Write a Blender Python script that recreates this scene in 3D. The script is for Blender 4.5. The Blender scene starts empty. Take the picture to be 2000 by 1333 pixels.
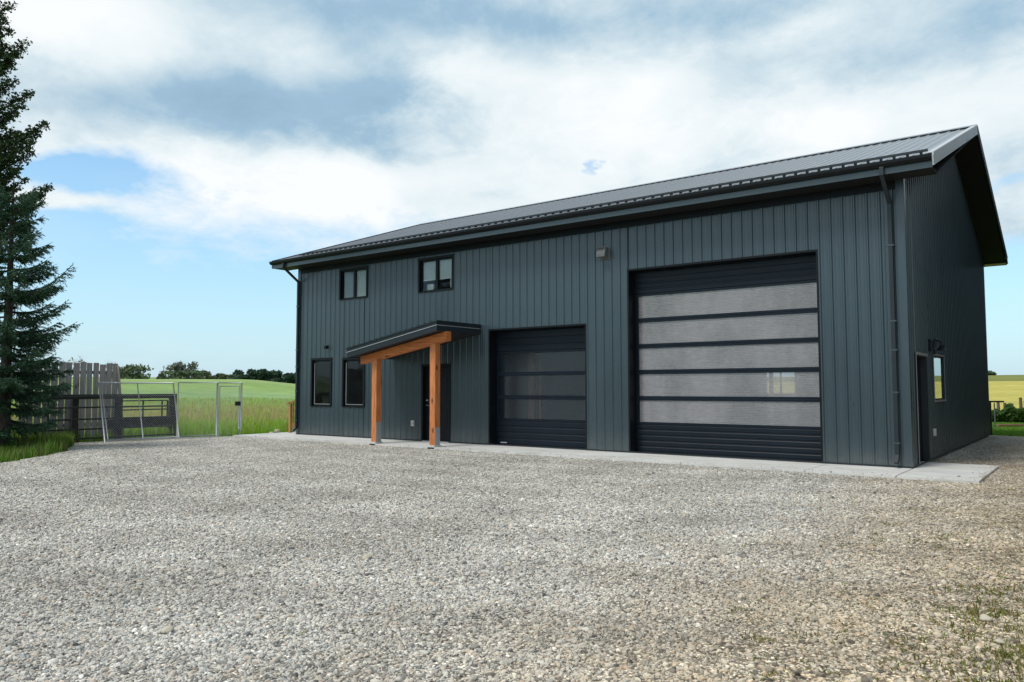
import bpy, math, random
import numpy as np
from math import sin, cos, radians, pi, sqrt, atan2
from mathutils import Vector, Matrix
random.seed(7)
rng = np.random.default_rng(11)
C = bpy.context.scene.collection
sc = bpy.context.scene

# ------------------------------------------------------------------ camera
FPX, PITCH, ROLL, YAW = 1509.7, 0.060837, -0.00149, -0.649198
CAM = np.array([21.105, -16.088, 1.506])
_f = np.array([sin(YAW)*cos(PITCH), cos(YAW)*cos(PITCH), sin(PITCH)])
_r0 = np.array([cos(YAW), -sin(YAW), 0.0]); _u0 = np.cross(_r0, _f)
RT = cos(ROLL)*_r0 + sin(ROLL)*_u0; UP = -sin(ROLL)*_r0 + cos(ROLL)*_u0
cam = bpy.data.cameras.new('camera'); camo = bpy.data.objects.new('camera', cam); C.objects.link(camo)
cam.sensor_fit = 'HORIZONTAL'; cam.sensor_width = 36.0; cam.lens = 36.0*FPX/2000.0
cam.clip_start = 0.05; cam.clip_end = 8000
camo.matrix_world = Matrix(((RT[0], UP[0], -_f[0], CAM[0]), (RT[1], UP[1], -_f[1], CAM[1]), (RT[2], UP[2], -_f[2], CAM[2]), (0, 0, 0, 1)))
sc.camera = camo
def ray(u, v): return _f + RT*(u-1000)/FPX + UP*(666.5-v)/FPX
def ground(u, v, z=-0.04):                       # where a photo point meets the ground
    d = ray(u, v); t = (z-CAM[2])/d[2]; return CAM + d*t
def away(u, dist, z=0.0):                        # a spot at a distance along a bearing
    d = ray(u, 757); d[2] = 0; d /= np.linalg.norm(d); p = CAM + d*dist; return np.array([p[0], p[1], z])
def azel(u, v):
    d = ray(u, v); d /= np.linalg.norm(d); return atan2(d[0], d[1]), math.asin(d[2])

# ------------------------------------------------------------------ sky and sun
SUN_EL, SUN_DIR = radians(57), np.array([-0.30, -0.95])    # the sun stands in front of the long wall, a little left
w = bpy.data.worlds.new('World'); sc.world = w; w.use_nodes = True
nt = w.node_tree; nt.nodes.clear()
def N(t, **k):
    n = nt.nodes.new(t)
    for a, b in k.items(): setattr(n, a, b)
    return n
def Lk(a, b): nt.links.new(a, b)
def M_(op, a, b=None, c=None, clamp=False):
    n = N('ShaderNodeMath', operation=op, use_clamp=clamp)
    for i, v in enumerate((a, b, c)):
        if v is None: continue
        if isinstance(v, (int, float)): n.inputs[i].default_value = v
        else: Lk(v, n.inputs[i])
    return n.outputs[0]
sky = N('ShaderNodeTexSky', sky_type='NISHITA'); sky.sun_disc = False
sky.sun_elevation = SUN_EL; sky.sun_rotation = atan2(SUN_DIR[0], SUN_DIR[1]); sky.air_density = 1.0; sky.dust_density = 0.6; sky.ozone_density = 1.6
geo = N('ShaderNodeTexCoord'); sep = N('ShaderNodeSeparateXYZ'); Lk(geo.outputs['Generated'], sep.inputs[0])
az = M_('ARCTAN2', sep.outputs[0], sep.outputs[1]); el = M_('ARCSINE', sep.outputs[2])
# cloud noise on a plane overhead: stretches towards the horizon as real cloud layers do
zz = M_('ADD', M_('MAXIMUM', sep.outputs[2], 0.0), 0.30)
cpx = N('ShaderNodeCombineXYZ'); Lk(M_('DIVIDE', sep.outputs[0], zz), cpx.inputs[0]); Lk(M_('DIVIDE', sep.outputs[1], zz), cpx.inputs[1])
def noise(scale, detail=6, rough=.55, seed=0.0, dist=0.0, vec=None):
    n = N('ShaderNodeTexNoise', noise_dimensions='4D'); n.inputs['W'].default_value = seed
    n.inputs['Scale'].default_value = scale; n.inputs['Detail'].default_value = detail; n.inputs['Roughness'].default_value = rough; n.inputs['Distortion'].default_value = dist
    Lk((vec or cpx).outputs[0], n.inputs['Vector']); return n.outputs['Fac']
n1 = noise(2.0, 7, .55, 3.1, .3); n2 = noise(5.5, 10, .64, 8.7, .3); n3 = noise(1.6, 5, .5, 21.0)
warp = M_('MULTIPLY', M_('SUBTRACT', n2, .5), .16)
warp2 = M_('MULTIPLY', M_('SUBTRACT', noise(2.2, 6, .6, 14.0), .5), .12)
azw = M_('ADD', az, warp); elw = M_('ADD', el, M_('MULTIPLY', warp2, .8))
def blob(u, v, ru, rv, pw=1.0):
    a, e = azel(u, v)
    dx = M_('MULTIPLY', M_('SUBTRACT', azw, a), FPX/ru); dy = M_('MULTIPLY', M_('SUBTRACT', elw, e), FPX/rv)
    r2 = M_('ADD', M_('MULTIPLY', dx, dx), M_('MULTIPLY', dy, dy))
    return M_('MULTIPLY', M_('POWER', 2.718, M_('MULTIPLY', r2, -1.0)), pw)
bri = M_('ADD', M_('MULTIPLY', M_('SUBTRACT', n1, .5), 1.0), M_('MULTIPLY', M_('SUBTRACT', n2, .5), 0.9))
bri = M_('ADD', bri, .61)
for b in [(90, 30, 190, 80, .45), (480, 100, 170, 50, .14), (640, 330, 210, 60, .5), (420, 430, 330, 70, .4), (950, 110, 110, 60, .22), (900, 430, 260, 70, .15),
          (1120, 270, 260, 100, .22), (1250, 170, 160, 50, .2), (1700, 215, 260, 50, .28), (1560, 250, 150, 60, .25), (1960, 300, 120, 120, .12), (1550, 40, 160, 30, .18),
          (330, 195, 330, 60, -.34), (720, 10, 280, 60, -.42), (560, 225, 260, 60, -.30), (740, 165, 120, 40, -.34), (620, 285, 140, 26, -.25), (1010, 50, 200, 60, -.36),
          (1250, 60, 200, 60, -.2), (1460, 20, 110, 40, -.2), (1500, 160, 200, 60, -.16), (1960, 60, 160, 80, -.22), (1350, 210, 120, 50, -.14), (850, 380, 200, 25, -.12)]:
    bri = M_('ADD', bri, blob(*b[:4], b[4]*(.8 if b[4] < 0 else .95)))
ramp = N('ShaderNodeValToRGB'); Lk(bri, ramp.inputs[0])
cr = ramp.color_ramp; cr.elements[0].position = 0.0; cr.elements[0].color = (.23, .35, .46, 1); cr.elements[1].position = 1.0; cr.elements[1].color = (.74, .765, .78, 1)
for p, c in ((.28, (.27, .41, .53)), (.50, (.44, .55, .62)), (.72, (.62, .69, .72))):
    e_ = cr.elements.new(p); e_.color = (*c, 1)
# how much of the sky the cloud covers
a0, e0 = azel(600, 480)
edge = M_('ADD', M_('MULTIPLY', M_('SUBTRACT', el, e0), 14.0), M_('MULTIPLY', M_('SUBTRACT', n2, .5), 1.6))
n4 = noise(7.0, 7, .6, 33.0, .2)
cov = M_('ADD', M_('MINIMUM', M_('ADD', edge, .35), 1.25), M_('MULTIPLY', M_('SUBTRACT', n4, .5), 1.1))
for b in [(215, 350, 130, 30, -1.5), (110, 325, 80, 18, -1.1), (70, 432, 120, 20, -1.0), (1151, 323, 14, 12, -.9), (120, 388, 100, 20, .5), (1960, 440, 60, 40, 1.0), (1950, 370, 50, 14, -.5)]:
    cov = M_('ADD', cov, blob(*b))
wisps = M_('MULTIPLY', M_('SUBTRACT', n3, .50), .9, clamp=True)
cov = M_('MINIMUM', M_('MAXIMUM', cov, wisps), 1.0); cov = M_('SMOOTH_MIN', cov, 1.0, .2) if False else cov
# clear sky: the Nishita sky with a milky veil low down
# darker sky added out of view on the right, to dim the end wall
east = M_('MULTIPLY', M_('SMOOTHSTEP' if False else 'MULTIPLY', M_('SUBTRACT', az, .15), 2.2, clamp=True), M_('MULTIPLY', M_('SUBTRACT', 2.5, az), 1.2, clamp=True))
veil = M_('MULTIPLY', M_('POWER', 2.718, M_('MULTIPLY', M_('MAXIMUM', el, 0.0), -5.5)), .95)
mul = N('ShaderNodeMix', data_type='RGBA', blend_type='MULTIPLY'); mul.inputs[0].default_value = 1; Lk(sky.outputs[0], mul.inputs[6]); mul.inputs[7].default_value = (1.12, 1.50, 1.55, 1)
vm = N('ShaderNodeMix', data_type='RGBA'); Lk(veil, vm.inputs[0]); Lk(mul.outputs[2], vm.inputs[6]); vm.inputs[7].default_value = (4.35, 5.75, 6.75, 1)
cs = N('ShaderNodeMix', data_type='RGBA', blend_type='MULTIPLY'); cs.inputs[0].default_value = 1; Lk(ramp.outputs[0], cs.inputs[6]); cs.inputs[7].default_value = (10, 10, 10, 1)
fm = N('ShaderNodeMix', data_type='RGBA'); Lk(M_('MAXIMUM', cov, 0.0), fm.inputs[0]); Lk(vm.outputs[2], fm.inputs[6]); Lk(cs.outputs[2], fm.inputs[7])
ea = N('ShaderNodeMix', data_type='RGBA', blend_type='MULTIPLY'); Lk(east, ea.inputs[0]); Lk(fm.outputs[2], ea.inputs[6]); ea.inputs[7].default_value = (.36, .42, .50, 1)
bg = N('ShaderNodeBackground'); bg.inputs['Strength'].default_value = 0.1; Lk(ea.outputs[2], bg.inputs['Color'])
wo = N('ShaderNodeOutputWorld'); Lk(bg.outputs[0], wo.inputs[0])
w.cycles.sampling_method = 'MANUAL'; w.cycles.sample_map_resolution = 512

sun = bpy.data.lights.new('sun', 'SUN'); suno = bpy.data.objects.new('sun', sun); C.objects.link(suno)
sun.energy = 2.0; sun.angle = radians(18); sun.color = (1.0, .96, .90)
sd = Vector((SUN_DIR[0]*cos(SUN_EL), SUN_DIR[1]*cos(SUN_EL), sin(SUN_EL))).normalized()
suno.rotation_euler = sd.to_track_quat('Z', 'Y').to_euler(); suno.location = (0, -30, 40)
sc.view_settings.view_transform = 'Standard'; sc.view_settings.look = 'None'; sc.view_settings.exposure = 0.38; sc.view_settings.gamma = 1
sc.view_settings.use_curve_mapping = False
sc.cycles.max_bounces = 6; sc.cycles.transparent_max_bounces = 12

# ------------------------------------------------------------------ materials
class Mat:
    def __init__(s, name):
        s.m = bpy.data.materials.new(name); s.m.use_nodes = True; s.t = s.m.node_tree
        s.b = s.t.nodes['Principled BSDF']; s.out = s.t.nodes['Material Output']
    def n(s, t, **k):
        n = s.t.nodes.new(t)
        for a, b in k.items(): setattr(n, a, b)
        return n
    def l(s, a, b): s.t.links.new(a, b)
    def co(s, kind='Object', scale=None):
        tc = s.n('ShaderNodeTexCoord'); o = tc.outputs[kind]
        if scale:
            mp = s.n('ShaderNodeMapping'); mp.inputs['Scale'].default_value = scale; s.l(o, mp.inputs[0]); o = mp.outputs[0]
        return o
    def pos(s, scale=None):
        g = s.n('ShaderNodeNewGeometry'); o = g.outputs['Position']
        if scale:
            mp = s.n('ShaderNodeMapping'); mp.inputs['Scale'].default_value = scale; s.l(o, mp.inputs[0]); o = mp.outputs[0]
        return o
    def noise(s, vec, scale, detail=4, rough=.55, dist=0):
        n = s.n('ShaderNodeTexNoise'); n.inputs['Scale'].default_value = scale; n.inputs['Detail'].default_value = detail
        n.inputs['Roughness'].default_value = rough; n.inputs['Distortion'].default_value = dist; s.l(vec, n.inputs['Vector']); return n.outputs['Fac']
    def ramp(s, fac, stops):
        r = s.n('ShaderNodeValToRGB'); s.l(fac, r.inputs[0]); e = r.color_ramp.elements
        e[0].position, e[0].color = stops[0][0], (*stops[0][1], 1); e[1].position, e[1].color = stops[-1][0], (*stops[-1][1], 1)
        for p, c in stops[1:-1]: q = e.new(p); q.color = (*c, 1)
        return r.outputs[0]
    def mix(s, fac, a, b, mode='MIX'):
        m = s.n('ShaderNodeMix', data_type='RGBA', blend_type=mode)
        for i, v in ((0, fac), (6, a), (7, b)):
            if isinstance(v, (int, float)): m.inputs[i].default_value = v
            elif isinstance(v, tuple): m.inputs[i].default_value = (*v, 1)
            else: s.l(v, m.inputs[i])
        return m.outputs[2]
    def math(s, op, a, b=0.0, clamp=False):
        n = s.n('ShaderNodeMath', operation=op, use_clamp=clamp)
        for i, v in enumerate((a, b)):
            if isinstance(v, (int, float)): n.inputs[i].default_value = v
            else: s.l(v, n.inputs[i])
        return n.outputs[0]
    def bump(s, h, strength, dist=.01):
        b = s.n('ShaderNodeBump'); b.inputs['Strength'].default_value = strength; b.inputs['Distance'].default_value = dist
        s.l(h, b.inputs['Height']); s.l(b.outputs[0], s.b.inputs['Normal'])
    def col(s, c):
        if isinstance(c, tuple): s.b.inputs['Base Color'].default_value = (*c, 1)
        else: s.l(c, s.b.inputs['Base Color'])
    def set(s, rough=.6, metal=0, spec=.5):
        s.b.inputs['Roughness'].default_value = rough; s.b.inputs['Metallic'].default_value = metal; s.b.inputs['Specular IOR Level'].default_value = spec
        return s

def paint(name, c, rough=.38, var=.18, metal=0, bump=.12, spec=.5):
    m = Mat(name).set(rough, metal, spec)
    v = m.noise(m.co(scale=(.9, .9, .25)), 1.3, 5, .6)
    v2 = m.noise(m.co(scale=(6, 6, .6)), 3.0, 4, .6)
    d = tuple(x*(1-var) for x in c); l = tuple(min(1, x*(1+var)) for x in c)
    k = m.mix(.35, m.ramp(v, ((.3, d), (.7, l))), m.ramp(v2, ((.3, d), (.72, l))))
    m.col(k)
    r = m.n('ShaderNodeMapRange'); r.inputs[3].default_value = rough-.07; r.inputs[4].default_value = rough+.1; m.l(v, r.inputs[0]); m.l(r.outputs[0], m.b.inputs['Roughness'])
    if bump: m.bump(m.noise(m.co(scale=(1.2, 1.2, .35)), 2.4, 3, .5), bump, .02)
    return m.m
SIDING = paint('painted_siding', (.033, .056, .069), .29, .16, 0, .28, .85)
def dusty(mat):
    # dust splashed up the lowest foot of the cladding
    t_ = mat.node_tree; b = t_.nodes['Principled BSDF']; lk = b.inputs['Base Color'].links[0].from_socket
    g = t_.nodes.new('ShaderNodeNewGeometry'); sp = t_.nodes.new('ShaderNodeSeparateXYZ'); t_.links.new(g.outputs['Position'], sp.inputs[0])
    nz = t_.nodes.new('ShaderNodeTexNoise'); nz.inputs['Scale'].default_value = 3.5; nz.inputs['Detail'].default_value = 6; t_.links.new(g.outputs['Position'], nz.inputs['Vector'])
    mr = t_.nodes.new('ShaderNodeMapRange'); mr.inputs[1].default_value = 0; mr.inputs[2].default_value = .55; mr.inputs[3].default_value = .75; mr.inputs[4].default_value = 0; t_.links.new(sp.outputs[2], mr.inputs[0])
    mu = t_.nodes.new('ShaderNodeMath'); mu.operation = 'MULTIPLY'; t_.links.new(mr.outputs[0], mu.inputs[0]); t_.links.new(nz.outputs['Fac'], mu.inputs[1])
    mp = t_.nodes.new('ShaderNodeMath'); mp.operation = 'POWER'; mp.inputs[1].default_value = 1.6; t_.links.new(mu.outputs[0], mp.inputs[0])
    mx = t_.nodes.new('ShaderNodeMix'); mx.data_type = 'RGBA'; t_.links.new(mp.outputs[0], mx.inputs[0]); t_.links.new(lk, mx.inputs[6]); mx.inputs[7].default_value = (.22, .20, .17, 1); t_.links.new(mx.outputs[2], b.inputs['Base Color'])
dusty(SIDING)
TRIM = paint('dark_trim_paint', (.014, .021, .027), .42, .15, 0, .05)
BLACK = paint('black_paint', (.004, .006, .009), .45, .2, 0, .04, .28)
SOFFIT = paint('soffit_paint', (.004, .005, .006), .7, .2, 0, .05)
ROOFM = paint('roof_metal', (.26, .27, .29), .25, .10, .45, .06)
GALV = paint('galvanized_steel', (.55, .57, .59), .42, .2, .35, .05)
BRKT = paint('dull_galvanized', (.36, .38, .40), .5, .2, .3, .05)
GREYBL = paint('grey_blind_fabric', (.50, .55, .56), .8, .06, 0, 0)
HOOD = paint('vent_metal', (.13, .135, .14), .5, .1, 0, 0)
RAKE = paint('sky_sheen_rake_metal', (.52, .54, .56), .40, .08, .25, .05)  # reflected sky painted as a pale base colour, front right rake only
DOORM = paint('door_steel', (.006, .011, .019), .38, .2, 0, .06, .28)
WHITE = paint('white_plastic', (.62, .62, .60), .5, .06, 0, 0)
BLIND = paint('blind_fabric', (.88, .94, .93), .8, .06, 0, 0)
LINER = paint('interior_liner', (.30, .29, .30), .7, .1, 0, 0)
FRAMEG = paint('grey_frame', (.30, .31, .32), .5, .08, 0, 0)
PIPE = paint('dark_pipe', (.020, .024, .024), .55, .3, .2, .1)

def glass(name, tint, refl=1.0, rough=.03, wav=0.0):
    m = Mat(name); m.t.nodes.remove(m.b)
    tr = m.n('ShaderNodeBsdfTransparent'); tr.inputs[0].default_value = (*tint, 1)
    gl = m.n('ShaderNodeBsdfGlossy'); gl.inputs['Roughness'].default_value = rough; gl.inputs[0].default_value = (.9, .95, 1, 1)
    fr = m.n('ShaderNodeFresnel'); fr.inputs[0].default_value = 1.5
    if wav:
        b = m.n('ShaderNodeBump'); b.inputs['Strength'].default_value = wav; b.inputs['Distance'].default_value = .01
        m.l(m.noise(m.co(), 2.5, 3), b.inputs['Height']); m.l(b.outputs[0], gl.inputs['Normal'])
    mx = m.n('ShaderNodeMixShader'); m.l(m.math('MULTIPLY', fr.outputs[0], refl*1.6, True), mx.inputs[0]); m.l(tr.outputs[0], mx.inputs[1]); m.l(gl.outputs[0], mx.inputs[2])
    m.l(mx.outputs[0], m.out.inputs[0]); return m.m
GLASS = glass('window_glass', (.93, .97, .97), .45, .02, .15)

def poly(name, base, transp, gloss, rough):
    """multiwall polycarbonate: faint horizontal flutes, milky, part see-through"""
    m = Mat(name); m.t.nodes.remove(m.b)
    co = m.co()
    wv = m.n('ShaderNodeTexWave', wave_type='BANDS', bands_direction='Z'); wv.inputs['Scale'].default_value = 9.0; wv.inputs['Distortion'].default_value = 1.4; wv.inputs['Detail'].default_value = 3; wv.inputs['Detail Scale'].default_value = .6
    mp = m.n('ShaderNodeMapping'); mp.inputs['Scale'].default_value = (.35, 1, 1); m.l(co, mp.inputs[0]); m.l(mp.outputs[0], wv.inputs[0])
    big = m.noise(m.co(scale=(1.2, 1, .5)), 1.1, 4, .6)
    blot = m.noise(m.co(scale=(1, 1, 1.8)), 22, 3, .6)
    spk = m.noise(m.co(scale=(1, 1, 8)), 4.5, 6, .7, 1.2)
    lo = tuple(x*.55 for x in base); hi = tuple(x*1.40 for x in base)
    c = m.mix(.5, m.ramp(big, ((.38, lo), (.62, hi))), m.ramp(spk, ((.35, lo), (.65, hi))))
    c = m.mix(.12, c, m.ramp(wv.outputs['Fac'], ((0, lo), (1, hi))))
    bp = m.n('ShaderNodeBump'); bp.inputs['Strength'].default_value = .25; bp.inputs['Distance'].default_value = .01
    m.l(m.math('ADD', wv.outputs['Fac'], blot), bp.inputs['Height'])
    df = m.n('ShaderNodeBsdfDiffuse'); m.l(c, df.inputs[0])
    tl = m.n('ShaderNodeBsdfTransparent'); tl.inputs[0].default_value = (.95, .97, 1, 1)
    gl = m.n('ShaderNodeBsdfGlossy'); gl.inputs['Roughness'].default_value = rough; m.l(bp.outputs[0], gl.inputs['Normal'])
    m1 = m.n('ShaderNodeMixShader'); m1.inputs[0].default_value = transp; m.l(df.outputs[0], m1.inputs[1]); m.l(tl.outputs[0], m1.inputs[2])
    m2 = m.n('ShaderNodeMixShader'); m2.inputs[0].default_value = gloss; m.l(m1.outputs[0], m2.inputs[1]); m.l(gl.outputs[0], m2.inputs[2])
    m.l(m2.outputs[0], m.out.inputs[0]); return m.m
POLY_L = poly('milky_polycarbonate', (.275, .255, .265), .30, .20, .05)
POLY_D = poly('smoky_polycarbonate', (.006, .014, .023), .40, .10, .05)

def wood(name, light, dark, ax=2, rough=.6, knots=True):
    m = Mat(name).set(rough)
    sc_ = [14, 14, 14]; sc_[ax] = .9
    g = m.noise(m.co(scale=tuple(sc_)), 2.2, 6, .65, .6)
    c = m.ramp(g, ((.25, dark), (.55, light), (.8, tuple(min(1, x*1.2) for x in light))))
    st = m.noise(m.co(scale=(1, 1, .6)), 2.0, 3)
    c = m.mix(m.math('MULTIPLY', st, .5), c, dark)
    if knots:
        v = m.n('ShaderNodeTexVoronoi'); v.inputs['Scale'].default_value = 1.0
        k3 = [3.4, 3.4, 3.4]; k3[ax] = 1.5
        m.l(m.co(scale=tuple(k3)), v.inputs['Vector'])
        k = m.ramp(v.outputs['Distance'], ((.06, (1, 1, 1)), (.16, (0, 0, 0))))
        c = m.mix(k, c, tuple(x*.35 for x in dark))
    m.col(c); m.bump(g, .25, .004); return m.m
FIR_Z = wood('fir_timber_upright', (.74, .275, .095), (.24, .062, .018), 2)
FIR_X = wood('fir_timber_lengthwise', (.74, .24, .065), (.24, .062, .016), 0)
RAILW = wood('treated_rail_wood', (.50, .27, .09), (.30, .14, .04), 2, knots=False)
GREYW = wood('weathered_board', (.50, .455, .435), (.22, .195, .185), 2, .85, True)
GREYW2 = wood('weathered_dark_plank', (.05, .048, .046), (.02, .018, .018), 0, .9, False)
REDW = wood('reddish_plank', (.30, .15, .10), (.16, .08, .05), 0, .8, False)
POSTW = wood('grey_post_wood', (.16, .13, .10), (.07, .055, .045), 2, .9, False)

def concrete():
    m = Mat('concrete').set(.85)
    n1_ = m.noise(m.pos(), .9, 6, .65); n2_ = m.noise(m.pos(), 60, 3, .6)
    c = m.ramp(n1_, ((.25, (.56, .555, .54)), (.75, (.72, .715, .69))))
    c = m.mix(.25, c, m.ramp(n2_, ((.3, (.26, .26, .25)), (.7, (.56, .55, .54)))))
    st = m.ramp(m.noise(m.pos(scale=(.6, 2.2, 1)), 1.4, 6, .7, .8), ((.38, (.72, .70, .66)), (.55, (1, 1, 1))))
    c = m.mix(.6, c, st, 'MULTIPLY')
    m.col(c); m.bump(n2_, .2, .003); return m.m
CONC = concrete()

# colour drift over the yard: cool grey by the doors, tan and soil to the right of the camera
def yard_tint(m, stone):
    p = m.pos()
    sp = m.n('ShaderNodeSeparateXYZ'); m.l(p, sp.inputs[0])
    nz = m.noise(p, .35, 5, .6); nz2 = m.noise(p, 2.3, 4, .6)
    # distance measured to the right of a line running from the camera to the building's corner
    side = m.math('ADD', sp.outputs[0], m.math('MULTIPLY', sp.outputs[1], -.04))
    t = m.math('MULTIPLY', m.math('SUBTRACT', side, 17.6), .32)
    t = m.math('ADD', t, m.math('MULTIPLY', m.math('SUBTRACT', nz, .5), 1.5))
    t = m.math('ADD', t, m.math('MULTIPLY', m.math('SUBTRACT', nz2, .5), .7), True)
    return t
def stone_ramp(m, fac):
    return m.ramp(fac, ((0, (.11, .11, .112)), (.14, (.26, .252, .245)), (.34, (.42, .41, .395)), (.6, (.56, .545, .52)), (.72, (.44, .37, .31)), (.82, (.64, .62, .575)), (.92, (.30, .325, .335)), (1, (.82, .80, .77))))
def gravel():
    m = Mat('gravel').set(.9, 0, .3)
    p = m.pos()
    wob = m.n('ShaderNodeVectorMath', operation='ADD'); m.l(p, wob.inputs[0])
    nn = m.n('ShaderNodeTexNoise'); nn.inputs['Scale'].default_value = 30; m.l(p, nn.inputs['Vector'])
    sv = m.n('ShaderNodeVectorMath', operation='SCALE'); m.l(nn.outputs['Color'], sv.inputs[0]); sv.inputs['Scale'].default_value = .02; m.l(sv.outputs[0], wob.inputs[1])
    def vor(scale):
        v = m.n('ShaderNodeTexVoronoi'); v.inputs['Scale'].default_value = scale; m.l(wob.outputs[0], v.inputs['Vector'])
        s_ = m.n('ShaderNodeSeparateColor'); m.l(v.outputs['Color'], s_.inputs[0]); return v.outputs['Distance'], s_.outputs[0]
    d1, c1 = vor(34); d2, c2 = vor(17)
    col = stone_ramp(m, c1); col2 = stone_ramp(m, c2)
    pick = m.ramp(m.noise(p, 9, 2), ((.48, (0, 0, 0)), (.56, (1, 1, 1))))
    col = m.mix(pick, col, col2)
    gap = m.ramp(d1, ((.22, (1.5, 1.5, 1.49)), (.62, (.24, .235, .23))))  # shade between pebbles put into the colour: cells darken at their rims
    col = m.mix(.9, col, gap, 'MULTIPLY')
    t = yard_tint(m, False)
    soil = m.ramp(m.noise(p, 1.7, 5, .7), ((.3, (.075, .060, .030)), (.7, (.21, .165, .10))))
    warm = m.mix(1, col, (.96, .84, .69), 'MULTIPLY')
    col = m.mix(t, col, warm)
    sm = m.math('MULTIPLY', t, m.ramp(m.noise(p, 5.5, 5, .7), ((.5, (0, 0, 0)), (.62, (1, 1, 1)))))
    col = m.mix(sm, col, soil)
    pat = m.ramp(m.noise(m.pos(scale=(1, .45, 1)), .7, 5, .6), ((.3, (.80, .78, .75)), (.7, (1.16, 1.15, 1.13))))
    col = m.mix(1, col, (1.42, 1.41, 1.37), 'MULTIPLY')
    rg = m.n('ShaderNodeTexWave', wave_type='RINGS', rings_direction='SPHERICAL'); rg.inputs['Scale'].default_value = .20; rg.inputs['Distortion'].default_value = 5; rg.inputs['Detail'].default_value = 3; rg.inputs['Detail Scale'].default_value = .5
    mpp = m.n('ShaderNodeMapping'); mpp.inputs['Location'].default_value = (-9, -13, 0); m.l(m.pos(), mpp.inputs[0]); m.l(mpp.outputs[0], rg.inputs[0])
    col = m.mix(1, col, m.ramp(rg.outputs['Fac'], ((.25, (.94, .935, .93)), (.75, (1.05, 1.05, 1.045)))), 'MULTIPLY')
    col = m.mix(1, col, pat, 'MULTIPLY')
    m.col(col)
    m.bump(m.math('SUBTRACT', m.math('MULTIPLY', m.noise(p, 60, 2), .4), d1), .9, .02); return m.m
GRAVEL = gravel()
def stones():
    m = Mat('gravel_stone').set(.85, 0, .3)
    oi = m.n('ShaderNodeObjectInfo')
    col = m.mix(1, stone_ramp(m, oi.outputs['Random']), (1.14, 1.13, 1.095), 'MULTIPLY')
    pat = m.ramp(m.noise(m.pos(scale=(1, .45, 1)), .7, 5, .6), ((.3, (.80, .78, .75)), (.7, (1.14, 1.13, 1.12))))
    col = m.mix(1, col, pat, 'MULTIPLY')
    rg = m.n('ShaderNodeTexWave', wave_type='RINGS', rings_direction='SPHERICAL'); rg.inputs['Scale'].default_value = .20; rg.inputs['Distortion'].default_value = 5; rg.inputs['Detail'].default_value = 3; rg.inputs['Detail Scale'].default_value = .5
    mpp = m.n('ShaderNodeMapping'); mpp.inputs['Location'].default_value = (-9, -13, 0); m.l(m.pos(), mpp.inputs[0]); m.l(mpp.outputs[0], rg.inputs[0])
    col = m.mix(1, col, m.ramp(rg.outputs['Fac'], ((.25, (.94, .935, .93)), (.75, (1.05, 1.05, 1.045)))), 'MULTIPLY')
    t = yard_tint(m, True)
    col = m.mix(t, col, m.mix(1, col, (.94, .83, .68), 'MULTIPLY'))
    v = m.noise(m.pos(), 130, 3, .6)
    col = m.mix(.5, col, m.ramp(v, ((.3, (.72, .72, .72)), (.7, (1.1, 1.1, 1.1)))), 'MULTIPLY')
    m.col(col); m.bump(v, .2, .002); return m.m
STONE = stones()
def rockm():
    m = Mat('pale_rock').set(.85)
    m.col(m.ramp(m.noise(m.co(), 18, 5), ((.3, (.34, .29, .21)), (.7, (.62, .57, .46))))); return m.m
ROCK = rockm()

def land():
    m = Mat('field_and_lawn').set(.95, 0, .1)
    at = m.n('ShaderNodeVertexColor'); at.layer_name = 'land'
    p = m.pos()
    a = m.noise(p, .6, 6, .7); b = m.noise(m.pos(scale=(1, 1, 1)), .045, 5, .6); c = m.noise(p, 9, 3, .7)
    k = m.mix(1, at.outputs['Color'], m.ramp(b, ((.3, (.82, .86, .8)), (.7, (1.15, 1.12, 1.1)))), 'MULTIPLY')
    k = m.mix(1, k, m.ramp(a, ((.3, (.8, .8, .8)), (.7, (1.18, 1.18, 1.18)))), 'MULTIPLY')
    k = m.mix(.6, k, m.ramp(c, ((.3, (.7, .7, .7)), (.7, (1.2, 1.2, 1.2)))), 'MULTIPLY')
    k = m.mix(1, k, m.ramp(m.noise(m.pos(scale=(.05, .6, 1)), 1.0, 5, .65), ((.3, (.84, .86, .8)), (.7, (1.12, 1.12, 1.1)))), 'MULTIPLY')
    m.col(k); return m.m
LAND = land()
def leafmat(name, rough=.55, trans=.25):
    m = Mat(name).set(rough, 0, .3)
    at = m.n('ShaderNodeVertexColor'); at.layer_name = 'tint'
    m.col(at.outputs['Color'])
    if trans:
        tl = m.n('ShaderNodeBsdfTranslucent'); m.l(at.outputs['Color'], tl.inputs[0])
        mx = m.n('ShaderNodeMixShader'); mx.inputs[0].default_value = trans; m.l(m.b.outputs[0], mx.inputs[1]); m.l(tl.outputs[0], mx.inputs[2]); m.l(mx.outputs[0], m.out.inputs[0])
    return m.m
LEAF = leafmat('leaf'); NEEDLE = leafmat('needle', .6, .18); GRASSM = leafmat('grass_blade', .6, .35)
def barkm(name, a, b):
    m = Mat(name).set(.9)
    g = m.noise(m.co(scale=(8, 8, 1.5)), 3, 5, .7); m.col(m.ramp(g, ((.3, a), (.7, b)))); m.bump(g, .6, .02); return m.m
BARK = barkm('bark', (.035, .027, .021), (.10, .08, .065)); PALEBARK = barkm('pale_bark', (.16, .14, .13), (.34, .31, .29))

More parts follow.
